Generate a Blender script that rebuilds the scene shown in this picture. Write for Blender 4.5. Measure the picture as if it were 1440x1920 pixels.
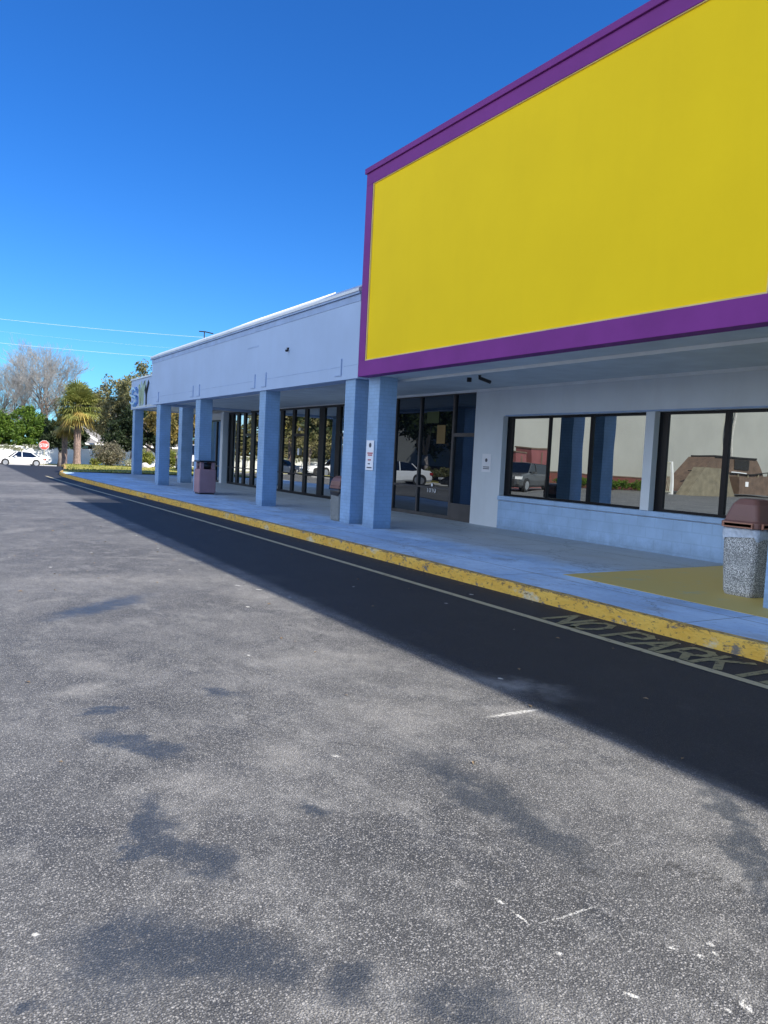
import bpy, bmesh, math, random
import numpy as np
from mathutils import Vector, Matrix
R = math.radians
rnd = random.Random(7)
for o in list(bpy.data.objects): bpy.data.objects.remove(o)
SC = bpy.context.scene
COL = SC.collection

# ------------------------------------------------------------------ camera
F_PX, YAW, PITCH, ROLL, EYE = 1468.75, 0.540923, -0.0670532, 0.0498458, 1.6
f = Vector((math.sin(YAW)*math.cos(PITCH), math.cos(YAW)*math.cos(PITCH), math.sin(PITCH)))
r0 = Vector((math.cos(YAW), -math.sin(YAW), 0)); u0 = r0.cross(f)
rr = math.cos(ROLL)*r0+math.sin(ROLL)*u0; uu = -math.sin(ROLL)*r0+math.cos(ROLL)*u0
cam = bpy.data.cameras.new("camera"); co = bpy.data.objects.new("camera", cam); COL.objects.link(co)
m = Matrix((rr, uu, -f)).transposed().to_4x4(); m.translation = (0, 0, EYE); co.matrix_world = m
cam.sensor_fit = 'VERTICAL'; cam.sensor_height = 36; cam.lens = F_PX/1920*36
cam.clip_start = .05; cam.clip_end = 2000
SC.camera = co
# ------------------------------------------------------------------ light
LD = Vector((-4.3, 8.4, -7.45)).normalized()       # the way sunlight travels
SUN_EL = math.asin(-LD.z); SUN_ROT = math.atan2(-LD.x, -LD.y)
w = bpy.data.worlds.new("World"); SC.world = w; w.use_nodes = True
wn = w.node_tree; wn.nodes.clear()
sky = wn.nodes.new('ShaderNodeTexSky'); sky.sky_type = 'NISHITA'; sky.sun_disc = False
sky.sun_elevation = SUN_EL; sky.sun_rotation = SUN_ROT; sky.air_density = 1.0; sky.dust_density = 0.05; sky.ozone_density = 3.0
def wnode(t, **kw):
    n = wn.nodes.new(t)
    for k, v in kw.items(): setattr(n, k, v)
    return n
mul = wnode('ShaderNodeMix', data_type='RGBA', blend_type='MULTIPLY'); mul.inputs[0].default_value = 1; mul.inputs[7].default_value = (.13, .40, .76, 1)
wn.links.new(sky.outputs[0], mul.inputs[6])
tg_ = wnode('ShaderNodeTexCoord'); sp_ = wnode('ShaderNodeSeparateXYZ'); wn.links.new(tg_.outputs['Generated'], sp_.inputs[0])
el_ = wnode('ShaderNodeMapRange', interpolation_type='SMOOTHSTEP'); el_.inputs[1].default_value = .38; el_.inputs[2].default_value = -.02; wn.links.new(sp_.outputs[2], el_.inputs[0])
tint_ = wnode('ShaderNodeMix', data_type='RGBA'); tint_.inputs[6].default_value = (.105, .355, .70, 1); tint_.inputs[7].default_value = (.19, .42, .66, 1)
wn.links.new(el_.outputs[0], tint_.inputs[0]); wn.links.new(tint_.outputs[2], mul.inputs[7])
# bright pale zone added to the unseen left sky to fill the shaded facade
tc = wnode('ShaderNodeTexCoord'); dt = wnode('ShaderNodeVectorMath', operation='DOT_PRODUCT'); dt.inputs[1].default_value = (-.97, .12, -.12)
wn.links.new(tc.outputs['Generated'], dt.inputs[0])
mr_ = wnode('ShaderNodeMapRange', interpolation_type='SMOOTHSTEP'); mr_.inputs[1].default_value = .30; mr_.inputs[2].default_value = .80
nz_ = wnode('ShaderNodeTexNoise'); nz_.inputs['Scale'].default_value = 3; nz_.inputs['Detail'].default_value = 8; wn.links.new(tc.outputs['Generated'], nz_.inputs['Vector'])
ad_ = wnode('ShaderNodeMath', operation='MULTIPLY_ADD'); ad_.inputs[1].default_value = .35; wn.links.new(nz_.outputs['Fac'], ad_.inputs[0]); 
sb_ = wnode('ShaderNodeMath', operation='SUBTRACT'); sb_.inputs[1].default_value = .17; wn.links.new(dt.outputs['Value'], sb_.inputs[0]); wn.links.new(sb_.outputs[0], ad_.inputs[2])
wn.links.new(ad_.outputs[0], mr_.inputs[0])
mx_ = wnode('ShaderNodeMix', data_type='RGBA'); mx_.inputs[7].default_value = (5.6, 6.6, 8.2, 1)
wn.links.new(mr_.outputs[0], mx_.inputs[0]); wn.links.new(mul.outputs[2], mx_.inputs[6])
bg = wn.nodes.new('ShaderNodeBackground'); bg.inputs[1].default_value = 0.15
wo = wn.nodes.new('ShaderNodeOutputWorld')
wn.links.new(mx_.outputs[2], bg.inputs[0]); wn.links.new(bg.outputs[0], wo.inputs[0])
sl = bpy.data.lights.new("sun", 'SUN'); sl.energy = 5.0; sl.angle = R(.5); sl.color = (1, .94, .85)
so = bpy.data.objects.new("sun", sl); COL.objects.link(so); so.location = (0, 0, 30)
so.rotation_euler = LD.to_track_quat('-Z', 'Y').to_euler()
SC.view_settings.view_transform = 'Standard'; SC.view_settings.look = 'None'
SC.view_settings.exposure = 0.84; SC.view_settings.gamma = 1
SC.render.resolution_x = 768; SC.render.resolution_y = 1024
SC.cycles.max_bounces = 8; SC.cycles.transparent_max_bounces = 8

# ------------------------------------------------------------------ materials
def nd(nt, t, **kw):
    n = nt.nodes.new(t)
    for k, v in kw.items():
        if k.startswith('i_'):
            n.inputs[k[2:].replace('_', ' ')].default_value = v
        else: setattr(n, k, v)
    return n
def newmat(name):
    mt = bpy.data.materials.new(name); mt.use_nodes = True; nt = mt.node_tree
    return mt, nt, nt.nodes['Principled BSDF']
def ramp(nt, fac, p0, p1, c0=(0, 0, 0, 1), c1=(1, 1, 1, 1)):
    r = nt.nodes.new('ShaderNodeValToRGB'); e = r.color_ramp.elements
    e[0].position = p0; e[1].position = p1; e[0].color = c0; e[1].color = c1
    nt.links.new(fac, r.inputs[0]); return r.outputs[0]
def mixc(nt, fac, a, b, bt='MIX'):
    n = nt.nodes.new('ShaderNodeMix'); n.data_type = 'RGBA'; n.blend_type = bt
    for s, v in ((n.inputs[0], fac), (n.inputs[6], a), (n.inputs[7], b)):
        if hasattr(v, 'is_linked') or isinstance(v, bpy.types.NodeSocket): nt.links.new(v, s)
        else: s.default_value = v if not isinstance(v, tuple) else (*v[:3], 1)
    return n.outputs[2]
def mth(nt, op, a, b=0.0, c=None):
    n = nt.nodes.new('ShaderNodeMath'); n.operation = op
    for i, v in enumerate((a, b) if c is None else (a, b, c)):
        if isinstance(v, bpy.types.NodeSocket): nt.links.new(v, n.inputs[i])
        else: n.inputs[i].default_value = v
    return n.outputs[0]
def coords(nt, scale=(1, 1, 1), kind='pos'):
    if kind == 'pos': s = nt.nodes.new('ShaderNodeNewGeometry').outputs['Position']
    else: s = nt.nodes.new('ShaderNodeTexCoord').outputs['Object']
    mp = nt.nodes.new('ShaderNodeMapping'); mp.inputs['Scale'].default_value = scale
    nt.links.new(s, mp.inputs[0]); return mp.outputs[0]
def noise(nt, vec, scale, detail=4, rough=.55, col=False):
    n = nt.nodes.new('ShaderNodeTexNoise'); n.inputs['Scale'].default_value = scale
    n.inputs['Detail'].default_value = detail; n.inputs['Roughness'].default_value = rough
    nt.links.new(vec, n.inputs['Vector']); return n.outputs['Color' if col else 'Fac']
def bump(nt, bs, h, strength=.3, dist=.01):
    b = nt.nodes.new('ShaderNodeBump'); b.inputs['Strength'].default_value = strength; b.inputs['Distance'].default_value = dist
    nt.links.new(h, b.inputs['Height']); nt.links.new(b.outputs[0], bs.inputs['Normal'])
MATS = {}
def mat(name, col, rough=.6, metal=0, var=.12, vscale=2.0, bmp=0, bscale=60, streak=0, spec=.5, col2=None, kind='pos', bdist=.01):
    if name in MATS: return MATS[name]
    mt, nt, bs = newmat(name)
    v = coords(nt, kind=kind)
    n = noise(nt, v, vscale, 5)
    dark = tuple(c*(1-var*1.6) for c in col); lite = tuple(min(1, c*(1+var)) for c in col)
    if col2: dark = col2
    c = mixc(nt, ramp(nt, n, .3, .7), dark, lite)
    if streak:
        v2 = coords(nt, (1.6, 1.6, .12), kind=kind); n2 = noise(nt, v2, 2.2, 6, .65)
        c = mixc(nt, mth(nt, 'MULTIPLY', ramp(nt, n2, .48, .8), streak), c, tuple(x*.62 for x in col))
    nt.links.new(c, bs.inputs['Base Color'])
    bs.inputs['Roughness'].default_value = rough; bs.inputs['Metallic'].default_value = metal
    bs.inputs['Specular IOR Level'].default_value = spec
    if bmp: bump(nt, bs, noise(nt, v, bscale, 3), bmp, bdist)
    MATS[name] = mt; return mt

def asphalt_mat():
    mt, nt, bs = newmat('worn_asphalt')
    pos = nt.nodes.new('ShaderNodeNewGeometry').outputs['Position']
    fl = nd(nt, 'ShaderNodeMapping'); fl.inputs['Scale'].default_value = (1, 1, 0); nt.links.new(pos, fl.inputs[0]); P = fl.outputs[0]
    def warped(scale, amt, detail=4):
        n = noise(nt, P, scale, detail, .65, True)
        s = nd(nt, 'ShaderNodeVectorMath', operation='SUBTRACT'); nt.links.new(n, s.inputs[0]); s.inputs[1].default_value = (.5, .5, .5)
        k = nd(nt, 'ShaderNodeVectorMath', operation='MULTIPLY'); nt.links.new(s.outputs[0], k.inputs[0]); k.inputs[1].default_value = (amt, amt, 0)
        a = nd(nt, 'ShaderNodeVectorMath', operation='ADD'); nt.links.new(k.outputs[0], a.inputs[0]); nt.links.new(P, a.inputs[1]); return a.outputs[0]
    def group(els, vec, edge0, edge1):
        acc = None
        for (x, y, a, b, ang) in els:
            mp = nd(nt, 'ShaderNodeMapping', vector_type='TEXTURE'); mp.inputs['Location'].default_value = (x, y, 0)
            mp.inputs['Rotation'].default_value = (0, 0, ang); mp.inputs['Scale'].default_value = (a, b, 1)
            nt.links.new(vec, mp.inputs[0])
            ln = nd(nt, 'ShaderNodeVectorMath', operation='LENGTH'); nt.links.new(mp.outputs[0], ln.inputs[0])
            mr = nd(nt, 'ShaderNodeMapRange', interpolation_type='SMOOTHSTEP'); mr.inputs[1].default_value = edge1; mr.inputs[2].default_value = edge0
            nt.links.new(ln.outputs['Value'], mr.inputs[0])
            acc = mr.outputs[0] if acc is None else mth(nt, 'MAXIMUM', acc, mr.outputs[0])
        return acc
    stains = [(0.89,3.2,0.40,.10,-1.62),(.97,2.86,.2,.11,-1.2),(0.79,3.07,0.16,.05,-2.21),(0.60,2.42,0.24,.24,-0.52),(.82,2.3,.3,.17,-.5),(1.03,4.25,0.35,.11,-0.97),(0.98,4.85,0.12,.08,-0.39),
        (1.75,4.90,0.16,.10,-1.0),(1.61,3.09,0.10,.06,-0.74),(2.37,2.84,0.75,.16,-1.59),
        (1.15,1.99,0.12,.1,-0.76),(0.29,2.29,0.06,.045,0.32),(1.62,8.05,.8,.22,0.72),
        (3.14,2.05,0.75,.07,-2.34),(1.4,1.75,.2,.1,-.6)]
    light = [(1.68,3.72,0.3,.22,-1.46),(3.32,3.85,0.3,.12,-0.61),(3.71,4.34,0.45,.25,-0.9),(1.20,3.53,0.3,.15,-0.56),(2.89,5.43,0.6,.35,-0.09),
        (1.11,5.92,0.55,.25,-0.99),(2.82,11.44,0.5,.10,-0.37),(1.23,8.53,0.3,.06,0.67),(3.35,8.17,0.6,.35,-1.01),(1.57,15.35,0.7,.2,0.97),
        (0.97,5.27,0.3,.15,0.08),(1.84,2.29,0.05,.04,-0.68),(1.01,3.28,0.22,.12,1.43),(1.01,1.90,0.14,.1,-0.64),(1.51,1.68,0.15,.1,-0.76),(2.6,4.1,.5,.3,-.7),(2.2,9.6,1.6,.5,-.2),(2.4,25,3,1.2,0.1),(3.2,33,3,1.2,0)]
    paint = [(1.86,2.13,0.03,.010,-1.46),(1.86,2.02,0.06,.006,-1.53),(2.04,1.95,0.16,.006,-0.03),(1.84,1.80,0.014,.010,-1.25),(2.21,1.65,0.016,.010,-1.09),
        (2.35,1.60,0.016,.012,-1.43),(2.26,1.57,0.016,.011,-1.58),(2.32,1.56,0.014,.010,-1.36),(2.18,1.35,0.035,.018,-2.11),(2.11,1.36,0.014,.010,-1.40),
        (3.35,3.81,0.25,.03,-0.03),(1.95,3.62,0.03,.014,-1.01),(1.90,1.54,0.03,.010,-1.00),(3.48,8.56,0.05,.03,-0.81),(3.34,8.90,0.05,.03,-0.81)]
    md = group(stains, warped(4.0, .5, 10), .45, 1.3)
    md = mth(nt, 'MULTIPLY', md, ramp(nt, noise(nt, P, 9, 7, .7), .28, .46))
    ml = group(light, warped(3.0, .5, 8), .15, 1.4)
    mp_ = group(paint, warped(40, .03, 6), .5, 1.1)
    mp_ = mth(nt, 'MULTIPLY', mp_, ramp(nt, noise(nt, P, 55, 4, .7), .4, .55))
    big = noise(nt, P, .62, 10, .62); mid = noise(nt, P, 2.6, 9, .7)
    c = mixc(nt, ramp(nt, big, .38, .62), (.070, .070, .069), (.195, .190, .180))
    c = mixc(nt, mth(nt, 'MULTIPLY', ramp(nt, mid, .44, .62), .7), c, (.080, .079, .077))
    fld = ramp(nt, noise(nt, warped(1.5, .5, 6), 1.7, 11, .74), .545, .60)
    c = mixc(nt, mth(nt, 'MULTIPLY', fld, .55), c, (.046, .050, .058))
    wear = ramp(nt, noise(nt, coords(nt, (1, .6, 0)), 2.9, 11, .78), .51, .62)
    c = mixc(nt, mth(nt, 'MULTIPLY', wear, .5), c, (.33, .32, .295))
    # building shade painted into the asphalt: near-black towards the kerb, edged near the shadow line
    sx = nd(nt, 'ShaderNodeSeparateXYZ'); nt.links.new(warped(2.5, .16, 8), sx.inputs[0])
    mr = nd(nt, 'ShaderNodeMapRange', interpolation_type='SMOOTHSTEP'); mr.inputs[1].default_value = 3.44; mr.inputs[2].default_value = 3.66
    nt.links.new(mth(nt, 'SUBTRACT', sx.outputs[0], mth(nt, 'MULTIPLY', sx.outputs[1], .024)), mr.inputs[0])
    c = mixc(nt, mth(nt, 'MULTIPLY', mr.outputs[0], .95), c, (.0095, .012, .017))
    scuff = ramp(nt, noise(nt, coords(nt, (1, .5, 0)), 3.6, 11, .78), .60, .68)
    c = mixc(nt, mth(nt, 'MULTIPLY', scuff, .14), c, (.14, .14, .135))
    c = mixc(nt, mth(nt, 'MULTIPLY', mth(nt, 'MULTIPLY', ml, ramp(nt, noise(nt, P, 5, 9, .72), .3, .62)), .75), c, (.34, .325, .295))
    c = mixc(nt, mth(nt, 'MULTIPLY', md, .8), c, (.034, .042, .054))
    # aggregate
    def vor(scale, thr, soft, rand=True):
        v = nd(nt, 'ShaderNodeTexVoronoi'); v.inputs['Scale'].default_value = scale; nt.links.new(P, v.inputs['Vector'])
        d = ramp(nt, v.outputs['Distance'], thr, thr+soft, (1, 1, 1, 1), (0, 0, 0, 1))
        if not rand: return d, v
        rs = nd(nt, 'ShaderNodeSeparateColor'); nt.links.new(v.outputs['Color'], rs.inputs[0])
        return mth(nt, 'MULTIPLY', d, ramp(nt, rs.outputs[0], .35, .8)), v
    s1, v1 = vor(150, .30, .22); s2, v2 = vor(80, .22, .18)
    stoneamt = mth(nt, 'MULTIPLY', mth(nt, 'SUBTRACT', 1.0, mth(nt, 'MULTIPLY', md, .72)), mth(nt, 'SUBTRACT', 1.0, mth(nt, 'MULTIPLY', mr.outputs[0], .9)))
    fine = noise(nt, P, 150, 2, .6)
    c = mixc(nt, mth(nt, 'MULTIPLY', mth(nt, 'MULTIPLY', ramp(nt, fine, .42, .56), stoneamt), .66), c, (.024, .025, .028))
    c = mixc(nt, mth(nt, 'MULTIPLY', s1, mth(nt, 'MULTIPLY', stoneamt, .62)), c, (.40, .39, .37))
    c = mixc(nt, mth(nt, 'MULTIPLY', s2, mth(nt, 'MULTIPLY', stoneamt, .6)), c, (.50, .48, .45))
    # rare white specks further out
    v3 = nd(nt, 'ShaderNodeTexVoronoi'); v3.inputs['Scale'].default_value = 2.2; nt.links.new(warped(8, .1), v3.inputs['Vector'])
    rs3 = nd(nt, 'ShaderNodeSeparateColor'); nt.links.new(v3.outputs['Color'], rs3.inputs[0])
    sp = mth(nt, 'MULTIPLY', ramp(nt, v3.outputs['Distance'], .035, .05, (1, 1, 1, 1), (0, 0, 0, 1)), mth(nt, 'GREATER_THAN', rs3.outputs[1], .55))
    # hairline cracks
    vc = nd(nt, 'ShaderNodeTexVoronoi', feature='DISTANCE_TO_EDGE'); vc.inputs['Scale'].default_value = .42; nt.links.new(warped(1.6, .9, 6), vc.inputs['Vector'])
    ck = mth(nt, 'MULTIPLY', ramp(nt, vc.outputs['Distance'], .0015, .004, (1, 1, 1, 1), (0, 0, 0, 1)), ramp(nt, noise(nt, P, .8, 2), .5, .6))
    c = mixc(nt, mth(nt, 'MULTIPLY', ck, .7), c, (.03, .03, .03))
    c = mixc(nt, mth(nt, 'MULTIPLY', mth(nt, 'MAXIMUM', sp, mp_), .85), c, (.66, .64, .58))
    nt.links.new(c, bs.inputs['Base Color'])
    nt.links.new(mth(nt, 'SUBTRACT', .66, mth(nt, 'MULTIPLY', md, .28)), bs.inputs['Roughness']); bs.inputs['Specular IOR Level'].default_value = .45
    h = mth(nt, 'ADD', fine, mth(nt, 'MULTIPLY', v1.outputs['Distance'], -.8))
    bump(nt, bs, h, .7, .006)
    return mt

def brick_paint(name, col, depth=.5, bw=.4, bh=.1, mortar=.012, kind='pos', streak=.2):
    mt, nt, bs = newmat(name)
    v = coords(nt, kind=kind); s = nd(nt, 'ShaderNodeSeparateXYZ'); nt.links.new(v, s.inputs[0])
    cb = nd(nt, 'ShaderNodeCombineXYZ'); nt.links.new(mth(nt, 'ADD', s.outputs[0], s.outputs[1]), cb.inputs[0]); nt.links.new(s.outputs[2], cb.inputs[1])
    b = nd(nt, 'ShaderNodeTexBrick'); b.inputs['Scale'].default_value = 1; b.inputs['Mortar Size'].default_value = mortar; b.inputs['Mortar Smooth'].default_value = .3
    b.inputs['Brick Width'].default_value = bw; b.inputs['Row Height'].default_value = bh
    nt.links.new(cb.outputs[0], b.inputs['Vector'])
    n = noise(nt, v, 2.5, 5)
    c = mixc(nt, ramp(nt, n, .3, .7), tuple(x*.85 for x in col), tuple(x*1.07 for x in col))
    c = mixc(nt, mth(nt, 'MULTIPLY', b.outputs['Fac'], .24), c, tuple(x*.6 for x in col))
    low = noise(nt, coords(nt, (2, 2, .3), kind=kind), 3, 5, .6)
    c = mixc(nt, mth(nt, 'MULTIPLY', ramp(nt, low, .5, .8), streak), c, tuple(x*.6 for x in col))
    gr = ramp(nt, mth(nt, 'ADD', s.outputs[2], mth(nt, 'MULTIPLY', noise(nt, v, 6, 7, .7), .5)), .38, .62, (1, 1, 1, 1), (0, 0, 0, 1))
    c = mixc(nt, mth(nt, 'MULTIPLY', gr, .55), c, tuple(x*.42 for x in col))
    sc_ = ramp(nt, noise(nt, v, 26, 6, .75), .64, .68)
    c = mixc(nt, mth(nt, 'MULTIPLY', sc_, .35), c, (.55, .58, .60))
    nt.links.new(c, bs.inputs['Base Color']); bs.inputs['Roughness'].default_value = .55
    h = mth(nt, 'ADD', mth(nt, 'MULTIPLY', b.outputs['Fac'], -1.0), mth(nt, 'MULTIPLY', noise(nt, v, 90, 3), .25))
    bump(nt, bs, h, depth, .006)
    return mt

def glass_mat(name, tint, refl, dark=(.006, .008, .012)):
    mt, nt, bs = newmat(name); nt.nodes.remove(bs)
    out = nt.nodes['Material Output']
    g = nd(nt, 'ShaderNodeBsdfGlossy'); g.inputs['Color'].default_value = (*tint, 1); g.inputs['Roughness'].default_value = .0
    d = nd(nt, 'ShaderNodeBsdfDiffuse'); d.inputs['Color'].default_value = (*dark, 1)
    mx = nd(nt, 'ShaderNodeMixShader'); mx.inputs[0].default_value = refl
    v = coords(nt); n = noise(nt, v, .8, 1, .4)
    b = nd(nt, 'ShaderNodeBump'); b.inputs['Strength'].default_value = .12; b.inputs['Distance'].default_value = .03
    nt.links.new(n, b.inputs['Height']); nt.links.new(b.outputs[0], g.inputs['Normal'])
    nt.links.new(d.outputs[0], mx.inputs[1]); nt.links.new(g.outputs[0], mx.inputs[2]); nt.links.new(mx.outputs[0], out.inputs[0])
    return mt

def leaf_mat(name, c1, c2, c3, trans=.35, clump=1.2):
    mt, nt, bs = newmat(name)
    g = nd(nt, 'ShaderNodeNewGeometry')
    c = mixc(nt, ramp(nt, g.outputs['Random Per Island'], .1, .9), c1, c2)
    n = noise(nt, coords(nt), clump, 3)
    c = mixc(nt, mth(nt, 'MULTIPLY', ramp(nt, n, .42, .62), .6), c, c3)
    nt.links.new(c, bs.inputs['Base Color']); bs.inputs['Roughness'].default_value = .55; bs.inputs['Specular IOR Level'].default_value = .3
    tr = nd(nt, 'ShaderNodeBsdfTranslucent'); nt.links.new(c, tr.inputs[0])
    mx = nd(nt, 'ShaderNodeMixShader'); mx.inputs[0].default_value = trans
    nt.links.new(bs.outputs[0], mx.inputs[1]); nt.links.new(tr.outputs[0], mx.inputs[2])
    nt.links.new(mx.outputs[0], nt.nodes['Material Output'].inputs[0])
    return mt

def walk_mat():
    mt, nt, bs = newmat('painted_concrete_walk')
    P = coords(nt)
    c = mixc(nt, ramp(nt, noise(nt, P, 1.1, 6, .6), .35, .68), (.42, .60, .80), (.60, .77, .93))
    c = mixc(nt, mth(nt, 'MULTIPLY', ramp(nt, noise(nt, coords(nt, (.8, .5, 1)), .9, 9, .7), .42, .6), .5), c, (.20, .34, .54))
    worn = ramp(nt, noise(nt, coords(nt, (1, .45, 1)), 2.4, 8, .72), .50, .62)
    c = mixc(nt, mth(nt, 'MULTIPLY', worn, .6), c, (.32, .37, .42))
    s = nd(nt, 'ShaderNodeSeparateXYZ'); nt.links.new(P, s.inputs[0])
    # skylight falloff put into the colour: bluer in front, greyer under the canopy
    mr = nd(nt, 'ShaderNodeMapRange', interpolation_type='SMOOTHSTEP'); mr.inputs[1].default_value = 8.6; mr.inputs[2].default_value = 9.8
    nz = mth(nt, 'ADD', s.outputs[0], mth(nt, 'MULTIPLY', noise(nt, P, .9, 4), 1.2)); nt.links.new(nz, mr.inputs[0])
    c = mixc(nt, mth(nt, 'MULTIPLY', mr.outputs[0], .75), c, (.36, .38, .38))
    d = ramp(nt, noise(nt, P, 14, 6, .7), .55, .75)
    c = mixc(nt, mth(nt, 'MULTIPLY', d, .6), c, (.15, .20, .26))
    vc = nd(nt, 'ShaderNodeTexVoronoi', feature='DISTANCE_TO_EDGE'); vc.inputs['Scale'].default_value = .5
    wv = noise(nt, P, 1.5, 6, .7, True); ad = nd(nt, 'ShaderNodeVectorMath', operation='ADD'); nt.links.new(P, ad.inputs[0]); nt.links.new(wv, ad.inputs[1])
    nt.links.new(ad.outputs[0], vc.inputs['Vector'])
    c = mixc(nt, mth(nt, 'MULTIPLY', ramp(nt, vc.outputs['Distance'], .003, .008, (1, 1, 1, 1), (0, 0, 0, 1)), .55), c, (.09, .11, .13))
    # joints
    for ax, per, off in ((1, 3.05, .4), (0, 1.62, .0)):
        q = mth(nt, 'FRACT', mth(nt, 'DIVIDE', mth(nt, 'SUBTRACT', s.outputs[ax], off), per))
        j = mth(nt, 'LESS_THAN', mth(nt, 'ABSOLUTE', mth(nt, 'SUBTRACT', q, .5)), .009/per)
        c = mixc(nt, mth(nt, 'MULTIPLY', j, .75), c, (.07, .08, .09))
    nt.links.new(c, bs.inputs['Base Color']); bs.inputs['Roughness'].default_value = .6
    bump(nt, bs, noise(nt, P, 60, 4), .25, .006)
    return mt

def kerb_mat():
    mt, nt, bs = newmat('worn_yellow_kerb')
    P = coords(nt, (1, .55, 1))
    c = mixc(nt, ramp(nt, noise(nt, P, 3, 6, .7), .35, .7), (.72, .39, .04), (.82, .52, .09))
    c = mixc(nt, ramp(nt, noise(nt, P, 7, 8, .75), .57, .63), c, (.20, .17, .13))
    c = mixc(nt, ramp(nt, noise(nt, P, 2.3, 8, .7), .60, .68), c, (.62, .57, .40))
    sk = nd(nt, 'ShaderNodeSeparateXYZ'); nt.links.new(nt.nodes.new('ShaderNodeNewGeometry').outputs['Position'], sk.inputs[0])
    topm = mth(nt, 'GREATER_THAN', sk.outputs[2], .1488)
    c = mixc(nt, mth(nt, 'MULTIPLY', topm, .55), c, (.46, .36, .17))
    crk = noise(nt, coords(nt, (5, .8, 1)), 3.2, 7, .7)
    ln = ramp(nt, mth(nt, 'ABSOLUTE', mth(nt, 'SUBTRACT', crk, .5)), .012, .035, (1, 1, 1, 1), (0, 0, 0, 1))
    c = mixc(nt, mth(nt, 'MULTIPLY', mth(nt, 'MULTIPLY', ln, ramp(nt, sk.outputs[2], .11, .145)), .85), c, (.05, .035, .025))
    c = mixc(nt, mth(nt, 'MULTIPLY', ramp(nt, noise(nt, P, 22, 4, .7), .56, .64), .75), c, (.10, .07, .04))
    nt.links.new(c, bs.inputs['Base Color']); bs.inputs['Roughness'].default_value = .65
    bump(nt, bs, noise(nt, P, 12, 8, .7), .9, .03)
    return mt

def worn_paint(name, col, under, thr=.52, scale=9):
    mt, nt, bs = newmat(name); P = coords(nt)
    c = mixc(nt, ramp(nt, noise(nt, P, scale, 8, .75), thr, thr+.09), col, under)
    nt.links.new(c, bs.inputs['Base Color']); bs.inputs['Roughness'].default_value = .6
    bump(nt, bs, noise(nt, P, 150, 2), .5, .004)
    return mt

def aggregate_mat():
    mt, nt, bs = newmat('exposed_aggregate'); P = coords(nt)
    v = nd(nt, 'ShaderNodeTexVoronoi'); v.inputs['Scale'].default_value = 95; nt.links.new(P, v.inputs['Vector'])
    rs = nd(nt, 'ShaderNodeSeparateColor'); nt.links.new(v.outputs['Color'], rs.inputs[0])
    c = mixc(nt, ramp(nt, rs.outputs[0], .2, .75), (.19, .20, .20), (.82, .81, .78))
    c = mixc(nt, ramp(nt, v.outputs['Distance'], .45, .62), c, (.22, .22, .21))
    nt.links.new(c, bs.inputs['Base Color']); bs.inputs['Roughness'].default_value = .6
    bump(nt, bs, v.outputs['Distance'], .8, -.006)
    return mt

def grass_mat():
    mt, nt, bs = newmat('grass'); P = coords(nt)
    c = mixc(nt, ramp(nt, noise(nt, P, .9, 8, .7), .35, .65), (.16, .19, .03), (.55, .44, .08))
    c = mixc(nt, ramp(nt, noise(nt, P, 9, 6, .7), .45, .75), c, (.10, .11, .03))
    nt.links.new(c, bs.inputs['Base Color']); bs.inputs['Roughness'].default_value = .9
    bump(nt, bs, noise(nt, P, 18, 6), 1, .05)
    return mt

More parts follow.
